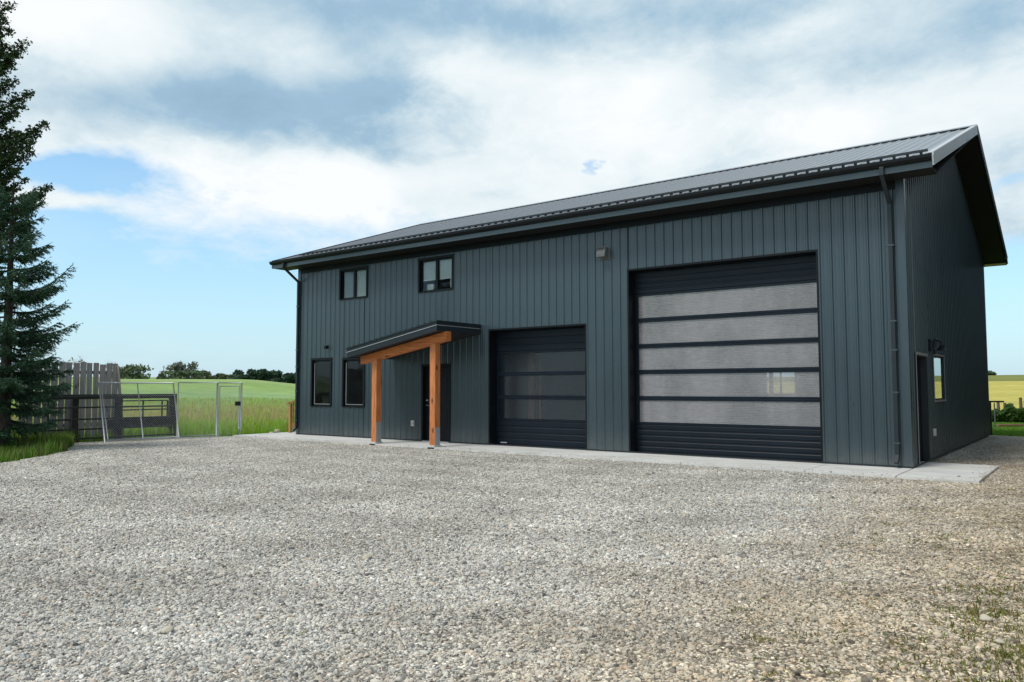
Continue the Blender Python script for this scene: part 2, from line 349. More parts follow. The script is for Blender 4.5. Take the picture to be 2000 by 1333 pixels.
# ------------------------------------------------------------------ mesh helpers
class MB:
    def __init__(s): s.v = []; s.f = []
    def add(s, vs, fs):
        o = len(s.v); s.v += [tuple(float(c) for c in v) for v in vs]; s.f += [tuple(i+o for i in f) for f in fs]; return s
    def box(s, x0, x1, y0, y1, z0, z1):
        return s.add([(x0, y0, z0), (x1, y0, z0), (x1, y1, z0), (x0, y1, z0), (x0, y0, z1), (x1, y0, z1), (x1, y1, z1), (x0, y1, z1)],
                     [(0, 3, 2, 1), (4, 5, 6, 7), (0, 1, 5, 4), (1, 2, 6, 5), (2, 3, 7, 6), (3, 0, 4, 7)])
    def prism(s, poly_, a, b, axis):                 # polygon in the two other axes, extruded from a to b
        n = len(poly_)
        def P(q, t):
            return {0: (t, q[0], q[1]), 1: (q[0], t, q[1]), 2: (q[0], q[1], t)}[axis]
        vs = [P(q, a) for q in poly_] + [P(q, b) for q in poly_]
        fs = [tuple(range(n))[::-1], tuple(range(n, 2*n))] + [(i, (i+1) % n, n+(i+1) % n, n+i) for i in range(n)]
        return s.add(vs, fs)
    def beam(s, p, q, w_, h_, up=(0, 0, 1)):
        p, q = Vector(p), Vector(q); d = (q-p).normalized(); u = Vector(up)
        if abs(d.dot(u)) > .98: u = Vector((1, 0, 0))
        a = d.cross(u).normalized()*w_/2; b = a.cross(d).normalized()*h_/2
        vs = [p-a-b, p+a-b, p+a+b, p-a+b, q-a-b, q+a-b, q+a+b, q-a+b]
        return s.add(vs, [(0, 1, 2, 3), (7, 6, 5, 4), (4, 5, 1, 0), (5, 6, 2, 1), (6, 7, 3, 2), (7, 4, 0, 3)])
    def tube(s, pts, r, n=8, cap=True):
        pts = [Vector(p) for p in pts]; rs = r if isinstance(r, (list, tuple)) else [r]*len(pts)
        vs = []; fs = []
        ref = Vector((0, 0, 1))
        for i, p in enumerate(pts):
            d = (pts[min(i+1, len(pts)-1)]-pts[max(i-1, 0)]).normalized()
            rf = ref if abs(d.dot(ref)) < .95 else Vector((1, 0, 0))
            a = d.cross(rf).normalized(); b = d.cross(a)
            vs += [p + (a*cos(2*pi*k/n)+b*sin(2*pi*k/n))*rs[i] for k in range(n)]
        for i in range(len(pts)-1):
            for k in range(n):
                fs.append((i*n+k, i*n+(k+1) % n, (i+1)*n+(k+1) % n, (i+1)*n+k))
        if cap: fs += [tuple(range(n)), tuple(range((len(pts)-1)*n, len(pts)*n))[::-1]]
        return s.add(vs, fs)
    def build(s, name, mat, parent=None, smooth=False, bevel=0.0, loc=None):
        me = bpy.data.meshes.new(name); me.from_pydata(s.v, [], s.f); me.materials.append(mat)
        if smooth: me.shade_smooth()
        o = bpy.data.objects.new(name, me); C.objects.link(o)
        if parent: o.parent = parent
        if bevel:
            b = o.modifiers.new('bevel', 'BEVEL'); b.width = bevel; b.segments = 2; b.limit_method = 'ANGLE'
        return o
def tag(o, label=None, cat=None, group=None, kind=None):
    if label: o['label'] = label
    if cat: o['category'] = cat
    if group: o['group'] = group
    if kind: o['kind'] = kind
    return o
def empty(name, loc=(0, 0, 0), rz=0):
    o = bpy.data.objects.new(name, None); C.objects.link(o); o.location = loc; o.rotation_euler = (0, 0, rz); o.empty_display_size = .3; return o
def copy_tree(o, parent=None):
    c = o.copy(); C.objects.link(c); c.parent = parent
    for ch in list(o.children): copy_tree(ch, c)
    return c
def npmesh(name, V, F, mat, tint=None, attr='tint', smooth=False, parent=None):
    me = bpy.data.meshes.new(name); V = np.asarray(V, np.float32); F = np.asarray(F, np.int32); k = F.shape[1]
    me.vertices.add(len(V)); me.vertices.foreach_set('co', V.ravel())
    me.loops.add(F.size); me.loops.foreach_set('vertex_index', F.ravel())
    me.polygons.add(len(F)); me.polygons.foreach_set('loop_start', np.arange(0, F.size, k, dtype=np.int32)); me.polygons.foreach_set('loop_total', np.full(len(F), k, np.int32))
    if tint is not None:
        a = me.color_attributes.new(attr, 'FLOAT_COLOR', 'POINT'); cc = np.ones((len(V), 4), np.float32); cc[:, :3] = tint; a.data.foreach_set('color', cc.ravel())
    me.update(calc_edges=True); me.validate(); me.materials.append(mat)
    if smooth: me.shade_smooth()
    o = bpy.data.objects.new(name, me); C.objects.link(o)
    if parent: o.parent = parent
    return o

# ------------------------------------------------------------------ the land
def sstep(a, b, x):
    t = np.clip((x-a)/(b-a), 0, 1); return t*t*(3-2*t)
def land_height(X, Y):
    dx, dy = X-CAM[0], Y-CAM[1]; r = np.hypot(dx, dy); a = np.arctan2(dx, dy)
    # bearing expressed as the photo column it falls on
    col = 1000 + FPX*np.tan(np.clip(a+0.649198*1.0, -1.3, 1.3))
    crest = 19.0*(1-.55*sstep(470, 620, col)) ; crest = np.where(col > 1300, 9.0, crest)   # rise of the near field, in thousandths and a half of range
    k = sstep(38, 135, r)
    near = (crest/FPX*np.minimum(r, 140)+1.5*np.minimum(r, 140)/140)*k
    far_h = (1.5 + r*0.0132)
    f = sstep(150, 420, r)
    dip = -2.2*sstep(140, 190, r)*(1-sstep(230, 420, r))
    h = near*(1-f) + far_h*f + dip
    h += .25*np.sin(X*.021+1.3)*np.sin(Y*.017)*sstep(60, 160, r)
    return -0.075 + h*sstep(30, 60, r), r, col
rr = np.concatenate([np.linspace(0, 30, 40), np.geomspace(31, 5000, 210)])
aa = np.linspace(-pi, pi, 721)[:-1]
RR, AA = np.meshgrid(rr, aa, indexing='ij')
X = CAM[0]+RR*np.sin(AA); Y = CAM[1]+RR*np.cos(AA)
H, R_, COL = land_height(X, Y)
lush = np.array([.15, .28, .022]); crop = np.array([.24, .35, .115]); pale = np.array([.30, .39, .16]); wild = np.array([.24, .29, .10]); teal = np.array([.22, .33, .15])
gold = np.array([.50, .43, .12]); darkb = np.array([.20, .21, .06]); lawn = np.array([.13, .25, .035])
def lerp(a, b, t): return a*(1-t[..., None]) + b*t[..., None]
T = np.ones(X.shape+(3,))
left = lush*T; left = lerp(left, wild, sstep(31, 36, R_)); left = lerp(left, teal, sstep(48, 80, R_)); left = lerp(left, crop, sstep(80, 105, R_)); left = lerp(left, pale, sstep(108, 135, R_)); left = lerp(left, crop*.8, sstep(200, 600, R_))
right = lawn*T; right = lerp(right, gold, sstep(48, 56, R_)); right = lerp(right, darkb, sstep(210, 230, R_)); right = lerp(right, gold*.9, sstep(520, 600, R_))
LC = lerp(left, right, sstep(1000, 1200, COL)).reshape(-1, 3)
nr, na = RR.shape
idx = np.arange(nr*na).reshape(nr, na)
A_ = idx[:-1, :]; B_ = idx[1:, :]; A2 = np.roll(A_, -1, 1); B2 = np.roll(B_, -1, 1)
F4 = np.stack([A_, A2, B2, B_], -1).reshape(-1, 4)
g_ = npmesh('ground', np.stack([X, Y, H], -1).reshape(-1, 3), F4, LAND, LC, 'land', True); tag(g_, kind='structure')
me_ = g_.data

# gravel yard: a sheet with an uneven edge
edge_pts = [(8.0, -60), (6.2, -22), (4.6, -13.5), (3.2, -10.2), (2.6, -9.4), (1.5, -8.2), (.6, -7.4), (-.4, -6.9), (-1.3, -6.4), (-2.4, -6.0), (-2.6, -4), (-2.0, -2.2), (-1.4, -1.2), (-1.6, .4), (-1.9, 1.3),
            (-1.2, 2.2), (-.6, 13.2), (4, 13.5), (18.0, 13.5), (20.5, 12.6), (23, 12.9), (28, 12.2), (60, 12.8), (60, -60)]
pp = []
for i in range(len(edge_pts)):
    a = np.array(edge_pts[i]); b = np.array(edge_pts[(i+1) % len(edge_pts)]); n = max(1, int(np.linalg.norm(b-a)/.25)) if np.linalg.norm(b-a) < 15 else 6
    for k in range(n):
        p = a+(b-a)*k/n; pp.append((p[0]+rng.normal(0, .035), p[1]+rng.normal(0, .035), -.04))
gy = MB().add(pp, [tuple(range(len(pp)))]).build('gravel_yard', GRAVEL); tag(gy, kind='structure')
def in_yard(px, py):
    poly_ = np.array(edge_pts); ins = np.zeros(len(px), bool); j = len(poly_)-1
    for i in range(len(poly_)):
        xi, yi = poly_[i]; xj, yj = poly_[j]
        c = ((yi > py) != (yj > py)) & (px < (xj-xi)*(py-yi)/(yj-yi+1e-12)+xi); ins ^= c; j = i
    return ins

# concrete apron, cast in bays with joints
ap = MB()
xs = [-1.35, 1.9, 5.0, 8.0, 11.4, 14.3, 16.75, 18.27]
for a, b in zip(xs[:-1], xs[1:]): ap.box(a+.006, b-.006, -1.5, .05, -.12, 0.0)
ap.box(18.283, 19.5, -1.52, 1.55, -.12, 0.0)
ap.box(-1.34, -.012, .056, 2.2, -.12, -.004)
apo = ap.build('concrete_apron', CONC, bevel=.006); tag(apo, kind='structure')

# ------------------------------------------------------------------ the building
LX, WY, ZW = 18.25, 12.8, 5.47
OV = .61
ROOF_Z0, SL = 5.70, .345                       # roof surface height at y = -OV, rise per metre
RIDGE_Y = WY/2
def roof_z(y): return ROOF_Z0 + SL*(min(y, WY-y)+OV)
bld = empty('metal_shop', (0, 0, 0))
tag(bld, 'dark teal ribbed metal shop with two glazed overhead doors and a timber porch', 'building')
PITCHR = .2286
def prof(s0, s1, h=.023, minor=True):
    pts = [(s0, 0.0)]
    k0 = int(math.floor(s0/PITCHR))-1; k1 = int(math.ceil(s1/PITCHR))+1
    for k in range(k0, k1+1):
        c = k*PITCHR
        seq = [(c-.030, 0), (c-.013, h), (c+.013, h), (c+.030, 0)]
        if minor:
            for m_ in (PITCHR/3, 2*PITCHR/3): seq += [(c+m_-.012, 0), (c+m_-.005, .0045), (c+m_+.005, .0045), (c+m_+.012, 0)]
        for p in seq:
            if s0+1e-4 < p[0] < s1-1e-4: pts.append(p)
    pts.append((s1, 0.0)); return pts
def sheet(mb, s0, s1, f0, f1, P, **k):
    """ribbed sheet from s0 to s1; f0(s), f1(s) give its two ends, P maps (s, end, height)"""
    pts = prof(s0, s1, **k); o = len(mb.v)
    for s, d in pts: mb.v += [P(s, f0(s), d), P(s, f1(s), d)]
    for i in range(len(pts)-1): mb.f.append((o+2*i, o+2*i+2, o+2*i+3, o+2*i+1))
def tiles(x0, x1, z0, z1, holes):
    """rectangles left over once the openings are cut"""
    xs_ = sorted({x0, x1, *[h[0] for h in holes], *[h[1] for h in holes]}); out = []
    for a, b in zip(xs_[:-1], xs_[1:]):
        hs = sorted([(h[2], h[3]) for h in holes if h[0] < (a+b)/2 < h[1]]); z = z0
        for c, d in hs:
            if c > z+1e-4: out.append((a, b, z, c))
            z = d
        if z < z1-1e-4: out.append((a, b, z, z1))
    return out
BIG = (12.35, 16.645, .0, 4.27); SMALL = (8.15, 11.16, .0, 3.05); ENTRY = (5.70, 6.70, .0, 2.14)
UW1 = (2.10, 3.31, 4.29, 5.22); UW2 = (5.55, 6.82, 4.26, 5.20); LW1 = (.76, 1.68, .93, 2.43); LW2 = (2.29, 3.22, .93, 2.41)
FH = [BIG, SMALL, ENTRY, UW1, UW2, LW1, LW2]
SD = (.66, 1.76, .02, 2.13); SW = (2.62, 4.0, 1.25, 2.18); EH = [SD, SW]
BW = [(11.15, 12.27, 1.30, 2.10), (16.5, 17.3, 1.0, 2.5), (3.0, 4.2, 1.2, 2.3)]
mb = MB()
for a, b, c, d in tiles(.0, LX, .02, ZW, FH): sheet(mb, a, b, lambda s, c=c: c, lambda s, d=d: d, lambda s, z, h: (s, -h, z))
mb.build('front_wall', SIDING, bld)
mb = MB(); ZE = 5.42
for a, b, c, d in tiles(0, WY, .02, ZE, EH): sheet(mb, a, b, lambda s, c=c: c, lambda s, d=d: d, lambda s, z, h: (LX+h*1.15, s, z))
for a, b in ((0, RIDGE_Y), (RIDGE_Y, WY)): sheet(mb, a, b, lambda s: ZE, lambda s: roof_z(s)-.19, lambda s, z, h: (LX+h*1.15, s, z))
mb.build('end_wall', SIDING, bld)
mb = MB()
for a, b in ((0, RIDGE_Y), (RIDGE_Y, WY)): sheet(mb, a, b, lambda s: .02, lambda s: roof_z(s)-.19, lambda s, z, h: (-h, s, z))
mb.build('end_wall', SIDING, bld)
mb = MB()
for a, b, c, d in tiles(0, LX, .02, ZW, BW): sheet(mb, a, b, lambda s, c=c: c, lambda s, d=d: d, lambda s, z, h: (s, WY+h, z))
mb.build('rear_wall', SIDING, bld)
# inner lining, floor
mb = MB(); t = .16
for a, b, c, d in tiles(.02, LX-.02, .0, 5.4, FH): mb.box(a, b, t-.02, t, c, d)
for a, b, c, d in tiles(.02, LX-.02, .0, 5.4, BW): mb.box(a, b, WY-t, WY-t+.02, c, d)
for a, b, c, d in tiles(t, WY-t, .0, 5.4, [SD, (2.5, 5.4, 1.1, 2.3)]): mb.box(LX-t, LX-t+.02, a, b, c, d)
mb.box(t-.02, t, t, WY-t, 0, 5.4); mb.box(t, LX-t, t, WY-t, 5.405, 5.43)
mb.box(7.2, 7.3, t+.002, WY-t-.002, .01, 5.40)
mb.build('interior_lining', LINER, bld)
MB().box(.03, LX-.03, .06, WY-.03, -.1, -.006).build('floor_slab', CONC, bld)

# roof sheets
rf = MB()
XR0, XR1 = -OV, LX+OV
def Rf(s, y, h): return (s, y, roof_z(y)+h)
sheet(rf, XR0, XR1, lambda s: -OV-.03, lambda s: RIDGE_Y, lambda s, y, h: (s, y, ROOF_Z0+SL*(y+OV)+h), h=.022)
sheet(rf, XR0, XR1, lambda s: WY+OV+.03, lambda s: RIDGE_Y, lambda s, y, h: (s, y, ROOF_Z0+SL*(WY-y+OV)+h), h=.022)
roof = rf.build('roof', ROOFM, bld)
RZ = roof_z(RIDGE_Y)
mb = MB()
mb.prism([(RIDGE_Y-.22, RZ-.22*SL+.040), (RIDGE_Y, RZ+.046), (RIDGE_Y+.22, RZ-.22*SL+.040), (RIDGE_Y+.22, RZ-.22*SL+.048), (RIDGE_Y, RZ+.062), (RIDGE_Y-.22, RZ-.22*SL+.048)], XR0-.01, XR1+.01, 0)
mb.build('ridge_cap', ROOFM, roof)
mb = MB()                                     # dark foam closures under the cap, showing between the ribs
k = int(XR0/PITCHR)
while k*PITCHR < XR1-.25:
    c = k*PITCHR
    if c > XR0: mb.box(c+.034, c+PITCHR-.034, RIDGE_Y-.236, RIDGE_Y-.212, RZ-.22*SL-.006, RZ-.22*SL+.0395)
    k += 1
mb.build('ridge_closure', BLACK, roof)
mb = MB(); snz = lambda y: ROOF_Z0+SL*(y+OV)
ys = -OV+.36; mb.box(XR0+.9, XR1-.12, ys-.012, ys+.012, snz(ys)+.040, snz(ys)+.088)
snow = mb.build('snow_guard', TRIM, bld)
k = int((XR0+1)/PITCHR)+1; clip = None
while k*PITCHR < XR1-.15:
    c = k*PITCHR+PITCHR/2
    if clip is None: clip = MB().box(-.02, .02, ys-.06, ys+.02, snz(ys-.06), snz(ys)+.039).build('clip', BLACK, snow); q = clip
    else: q = clip.copy(); C.objects.link(q); q.parent = snow
    q.location = (c, 0, 0); k += 1
# roof underside, soffits, fascias
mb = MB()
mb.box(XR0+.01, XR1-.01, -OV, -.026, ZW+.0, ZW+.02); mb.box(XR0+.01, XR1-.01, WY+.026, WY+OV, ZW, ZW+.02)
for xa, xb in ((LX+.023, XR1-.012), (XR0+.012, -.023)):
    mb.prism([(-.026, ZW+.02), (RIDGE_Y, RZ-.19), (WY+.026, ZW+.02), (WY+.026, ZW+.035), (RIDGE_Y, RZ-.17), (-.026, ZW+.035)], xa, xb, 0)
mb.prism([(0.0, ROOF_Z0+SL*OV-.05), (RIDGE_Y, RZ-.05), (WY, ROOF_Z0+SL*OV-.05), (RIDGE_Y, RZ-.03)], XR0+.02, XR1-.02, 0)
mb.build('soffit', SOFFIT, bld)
mb = MB()
mb.box(XR0, XR1-.002, -OV-.02, -OV, ZW-.01, ROOF_Z0-.012); fas = mb.build('fascia', SIDING, bld)
mb = MB(); mb.box(XR0, XR1-.002, WY+OV, WY+OV+.02, ZW-.01, ROOF_Z0-.012); mb.build('fascia', TRIM, bld)
gt = [(-OV-.022, ZW+.115), (-OV-.085, ZW+.115), (-OV-.125, ZW+.165), (-OV-.13, ROOF_Z0-.01), (-OV-.118, ROOF_Z0-.01), (-OV-.112, ZW+.17), (-OV-.08, ZW+.125), (-OV-.022, ZW+.125)]
gut = MB().prism(gt, XR0-.01, XR1, 0).prism([(-OV-.022, ZW+.115), (-OV-.085, ZW+.115), (-OV-.125, ZW+.165), (-OV-.13, ROOF_Z0-.01), (-OV-.022, ROOF_Z0-.01)], XR0-.014, XR0-.01, 0).build('gutter', BLACK, bld)
def rake(x0, x1, mat, half):
    mb = MB(); d = .235
    if half == 'front': a, b = (-OV-.02, ROOF_Z0+.03), (RIDGE_Y, RZ+.04)
    else: a, b = (RIDGE_Y, RZ+.04), (WY+OV+.02, ROOF_Z0+.03)
    mb.prism([(a[0], a[1]-d), (b[0], b[1]-d), b, a], x0, x1, 0)
    n = np.array([0, 0, 1.0])
    s_ = 1 if x1 > LX else -1
    xx = x1 if s_ > 0 else x0
    for o1, o2, pr in ((0, .05, .008), (.14, .155, .006), (.2, .235, .010)):
        mb.prism([(a[0], a[1]-o2), (b[0], b[1]-o2), (b[0], b[1]-o1), (a[0], a[1]-o1)], xx if s_ > 0 else xx-pr, xx+pr if s_ > 0 else xx, 0)
    mb.prism([(a[0], a[1]), (b[0], b[1]), (b[0], b[1]+.008), (a[0], a[1]+.008)], (x0-.09) if s_ > 0 else x0, x1 if s_ > 0 else x1+.09, 0)
    o = mb.build('rake_trim', mat, bld)
    return o
o = rake(XR1, XR1+.02, RAKE, 'front'); o['label'] = 'rake trim with its sky sheen painted pale'
rake(XR1, XR1+.02, TRIM, 'rear'); rake(XR0-.02, XR0, TRIM, 'front'); rake(XR0-.02, XR0, TRIM, 'rear')
# boxed ends of the rear eave
mb = MB().box(LX+.03, XR1-.001, WY+.03, WY+OV-.002, ZW-.012, ZW-.002); mb.build('eave_return', TRIM, bld)
# corner trims
def corner(x, y, sx, sy, nm='corner_trim'):
    mb = MB(); w_ = .12; p = .027
    # L section with a small returned lip
    mb.box(min(x+sx*p, x-sx*w_), max(x+sx*p, x-sx*w_), min(y+sy*.021, y+sy*p), max(y+sy*.021, y+sy*p), .02, ZW)
    mb.box(min(x+sx*.021, x+sx*p), max(x+sx*.021, x+sx*p), min(y+sy*.0205, y-sy*w_), max(y+sy*.0205, y-sy*w_), .02, ZW+.06)
    mb.build(nm, SIDING, bld, bevel=.004)
corner(LX, 0, 1, -1); corner(0, 0, -1, -1); corner(LX, WY, 1, 1); corner(0, WY, -1, 1)
mb = MB().box(0, LX, -.028, -.0195, .005, .035); mb.box(LX+.0195, LX+.028, 0, WY, .005, .035); mb.build('base_trim', TRIM, bld)
# top trim under the soffit, blackened and deepened to paint the eave shade
MB().box(0, LX, -.026, -.0195, ZW-.17, ZW-.002).build('eave_shade_trim', BLACK, bld)

def reveal(parent, h, mat, depth, proud=.024, w_=.045, bottom=False, axis='x', name='jamb'):
    """jambs and head lining an opening cut in the front (axis x) or right end wall (axis y), with a narrow face trim"""
    mb = MB(); a, b, c, d = h
    def B(s0, s1, d0, d1, z0, z1):
        if axis == 'x': mb.box(s0, s1, d0, d1, z0, z1)
        else: mb.box(LX-d1, LX-d0, s0, s1, z0, z1)
    B(a-w_, a+.012, -proud, depth, c, d+w_); B(b-.012, b+w_, -proud, depth, c, d+w_); B(a+.012, b-.012, -proud, depth, d-.012, d+w_)
    if bottom: B(a+.012, b-.012, -proud, depth, c-.01, c+.015)
    return mb.build(name, mat, parent)

# overhead doors
def overhead(h, zs, pane_mat, tops, seat=.34, label=None, inset=0.10):
    a, b, c, d = h
    dr = empty('garage_door'); dr.parent = bld
    if label: dr['label'] = label
    reveal(dr, h, BLACK, seat, w_=.03)
    y = seat-.05
    # solid leaves, ribbed across
    def leaf(z0, z1, n, nm='door_panel'):
        pts = [(y, z0)]; step = (z1-z0)/n
        for i in range(n):
            q = z0+i*step
            pts += [(y, q+.014), (y-.012, q+.028), (y-.012, q+step-.028), (y, q+step-.014)]
        pts += [(y, z1), (y+.04, z1), (y+.04, z0)]
        return MB().prism(pts, a+.014, b-.014, 0).build(nm, DOORM, dr)
    leaf(.02, zs[0][0]-.05, 5 if len(zs) > 3 else 4); leaf(zs[-1][1]+.04, d-.012, 4 if len(zs) > 3 else 3)
    for i, (z0, z1) in enumerate(zs):
        f = MB()
        lo = z0-.05; hi = z1+.05 if i < len(zs)-1 else z1+.04
        lo = z0-.05+.0015
        f.box(a+.014, b-.014, y-.016, y+.036, lo, z0); f.box(a+.014, b-.014, y-.016, y+.036, z1, hi-.0015)
        f.box(a+.014, a+.10, y-.016, y+.036, z0, z1); f.box(b-.075 if len(zs) > 3 else b-.05, b-.014, y-.016, y+.036, z0, z1)
        fo = f.build('window_section', DOORM, dr)
        p_ = MB(); p_.add([(a+.10, y+.008, z0), (b-.05, y+.008, z0), (b-.05, y+.008, z1), (a+.10, y+.008, z1)], [(0, 1, 2, 3)])
        p_.build('pane', pane_mat, dr)
    MB().box(a+.014, b-.014, y-.01, y+.03, .002, .02).build('bottom_seal', BLACK, dr)
    return dr
bz = [(.71, 1.215), (1.315, 1.825), (1.93, 2.435), (2.54, 3.045), (3.15, 3.67)]
bd = overhead(BIG, bz, POLY_L, 4, label='tall overhead door with five milky grey glazed rows')
sz = [(.70, 1.215), (1.32, 1.83), (1.93, 2.43)]
sdv = overhead(SMALL, sz, POLY_D, 3, label='smaller overhead door with three dark glazed rows')
MB().box(8.32, 8.52, .245, .276, .05, .075).build('lift_handle', GALV, sdv)
# tracks and things standing dimly inside the small bay
mb = MB(); mb.box(8.55, 8.72, 1.2, 1.35, 0, 2.7); mb.box(9.05, 9.1, 1.0, 1.1, 0, 3.0); mb.build('interior_column', FIR_Z, bld)

# windows of the front wall
def window(h, depth=.10, slider=True, blind=None, lw=False):
    a, b, c, d = h; wd = empty('window'); wd.parent = bld
    reveal(wd, h, BLACK, depth, .034, .055, True, name='window_trim')
    mb = MB(); y0, y1 = .035, .075; fw = .045 if slider else .06
    mb.box(a+.013, b-.013, y0, y1, c+.016, c+fw+.01); mb.box(a+.013, b-.013, y0, y1, d-fw-.01, d-.013)
    mb.box(a+.013, a+fw+.01, y0, y1, c+fw+.01, d-fw-.01); mb.box(b-fw-.01, b-.013, y0, y1, c+fw+.01, d-fw-.01)
    if slider: mb.box((a+b)/2-.045, (a+b)/2+.045, y0-.008, y1+.004, c+fw+.01, d-fw-.01)
    mb.build('sash', BLACK, wd)
    if lw:
        mb = MB(); mb.box(a+.07, a+.085, y0-.006, y0+.01, c+.085, d-.1); mb.box(a+.07, b-.08, y0-.006, y0+.01, c+.068, c+.084); mb.box(b-.085, b-.075, y0-.004, y0+.01, c+.1, d-.1)
        mb.build('glazing_bead', FRAMEG, wd)
    MB().add([(a+fw, .055, c+fw), (b-fw, .055, c+fw), (b-fw, .055, d-fw), (a+fw, .055, d-fw)], [(0, 1, 2, 3)]).build('pane', GLASS, wd)
    return wd
w1 = window(UW1); w2 = window(UW2); w3 = window(LW1, slider=False, lw=True); w4 = window(LW2, slider=False, lw=True)
def slats(x0, x1, z0, z1, y=.105, pitch=.025):
    mb = MB(); z = z1
    while z > z0:
        mb.add([(x0, y-.006, z-.018), (x1, y-.006, z-.018), (x1, y+.008, z), (x0, y+.008, z)], [(0, 1, 2, 3)]); z -= pitch*.8
    mb.box(x0, x1, y-.012, y+.012, z0-.02, z0); return mb
slats(2.15, 2.68, 4.33, 5.18, .10).build('blind', GREYBL, w1); slats(2.74, 3.26, 4.33, 5.18).build('blind', BLIND, w1)
slats(5.6, 6.13, 4.62, 5.15).build('blind', BLIND, w2); slats(6.24, 6.76, 4.62, 5.15).build('blind', BLIND, w2)
MB().box(6.66, 6.69, .085, .10, 4.34, 5.14).build('blind_wand', WHITE, w2)
MB().box(5.6, 5.85, .25, .3, 4.30, 4.52).build('curtain', BLIND, w2)
# entry door under the porch
ed = empty('entry_door'); ed.parent = bld
reveal(ed, ENTRY, BLACK, .16, .026, .05, name='door_frame')
mb = MB().box(5.715, 6.685, .085, .13, .025, 2.125)
for z0, z1 in ((.2, .95), (1.15, 1.95)):
    for x0, x1 in ((5.85, 6.15), (6.25, 6.55)): mb.box(x0, x1, .079, .0855, z0, z1)
mb.build('door_leaf', BLACK, ed, bevel=.003)
mb = MB(); mb.tube([(5.80, .075, 1.02), (5.80, .035, 1.02), (5.90, .03, 1.02)], .011, 8); mb.build('handle', GALV, ed, True)
MB().tube([(5.80, .084, 1.16), (5.80, .055, 1.16)], .028, 12).build('lock', GALV, ed, True)
MB().box(5.7, 6.7, -.03, .12, .001, .022).build('threshold', GALV, ed)
# side door and side window
sdr = empty('side_door'); sdr.parent = bld
reveal(sdr, SD, TRIM, .16, .03, .05, axis='y', name='door_frame')
MB().box(LX-.13, LX-.085, .675, 1.745, .03, 2.115).build('door_leaf', BLACK, sdr, bevel=.003)
mb = MB().box(LX+.031, LX+.05, .60, 1.84, 2.145, 2.20); mb.box(LX+.030, LX+.042, .60, .625, .03, 2.14); mb.build('door_trim', FRAMEG, sdr)
MB().tube([(LX-.086, .80, 1.0), (LX-.03, .80, 1.0)], .028, 10).build('lock', GALV, sdr, True)
MB().tube([(LX-.086, .80, 1.18), (LX-.03, .80, 1.18), (LX-.025, .93, 1.18)], .014, 8).build('handle', GALV, sdr, True)
swn = empty('side_window'); swn.parent = bld
reveal(swn, SW, TRIM, .035, .03, .04, True, axis='y', name='window_trim')
mb = MB(); a, b, c, d = SW
mb.box(LX+.031, LX+.045, a-.05, b+.05, d+.02, d+.055); mb.box(LX+.031, LX+.05, a-.05, b+.05, c-.055, c-.015)
mb.box(LX+.031, LX+.040, a-.045, a-.012, c-.015, d+.02); mb.box(LX+.031, LX+.040, b+.012, b+.045, c-.015, d+.02); mb.build('casing', FRAMEG, swn)
MB().add([(LX-.02, a, c), (LX-.02, b, c), (LX-.02, b, d), (LX-.02, a, d)], [(0, 1, 2, 3)]).build('pane', GLASS, swn)
MB().box(LX-.034, LX-.022, a+.013, a+.06, c+.016, d-.013).build('sash', BLACK, swn)
for i, h in enumerate(BW):
    a, b, c, d = h; rw = empty('rear_window'); rw.parent = bld
    mb = MB(); mb.box(a-.05, a+.02, WY-.17, WY+.03, c, d+.05); mb.box(b-.02, b+.05, WY-.17, WY+.03, c, d+.05); mb.box(a+.02, b-.02, WY-.17, WY+.03, d-.02, d+.05); mb.box(a-.05, b+.05, WY-.17, WY+.03, c-.05, c)
    if i == 0: mb.box(a+.14, a+.27, WY-.1, WY, c, d-.02); mb.box(a+.54, a+.58, WY-.1, WY, c, d-.02)
    mb.build('window_trim', WHITE if i == 0 else BLACK, rw)
    MB().add([(a, WY-.05, c), (b, WY-.05, c), (b, WY-.05, d), (a, WY-.05, d)], [(0, 1, 2, 3)]).build('pane', GLASS, rw)

# downspouts
def spout(x, label, top=ZW+.12):
    mb = MB(); w_ = .075
    mb.beam((x, -OV-.07, top), (x, -OV-.07, top-.16), w_, .06, (0, 1, 0)); mb.beam((x, -OV-.07, top-.14), (x, -.075, top-.56), w_, .06); mb.beam((x, -.075, top-.53), (x, -.075, .22), w_, .065, (0, 1, 0))
    mb.beam((x, -.07, .24), (x, -.22, .10), w_, .06)
    o = mb.build('downspout', TRIM, bld, bevel=.006)
    for z in (4.2, 2.75, 2.2, 1.4, .45): MB().box(x-.06, x+.06, -.112, -.022, z, z+.03).build('strap', SIDING, o)
    return o
spout(18.03, ''); spout(.06, '')

# fittings on the walls
vh = MB(); n = 14
vh.add([(11.62, -.02, 4.88), (11.84, -.02, 4.88)], [])
mb = MB(); pts = []
for i in range(n+1): a = pi/2*i/n; pts.append((-.02-.20*sin(a), 4.68+.20*cos(a)+0))
pts = [(-.02, 4.88)] + pts[1:] + [(-.22, 4.64), (-.02, 4.64)]
mb.prism(pts, 11.60, 11.83, 0); mb.box(11.56, 11.87, -.034, -.0195, 4.60, 4.93); v_ = mb.build('vent_hood', HOOD, bld)
mb = MB(); mb.box(1.49, 1.57, -.06, -.0195, 2.78, 2.88); mb.box(1.475, 1.585, -.14, -.06, 2.76, 2.86); mb.build('wall_light', BLACK, bld, bevel=.01)
def outlet(P):
    mb = MB(); P(mb, -.055, .055, .022, .030, -.085, .085); P(mb, -.045, .045, .030, .075, -.07, .075)
    o = mb.build('outlet_cover', WHITE, bld, bevel=.012); mb = MB(); P(mb, -.02, .02, .0755, .0775, -.03, .03); mb.build('flap', FRAMEG, o)
outlet(lambda m, a, b, c, d, e, f: m.box(5.34+a, 5.34+b, -d, -c, .50+e, .50+f))
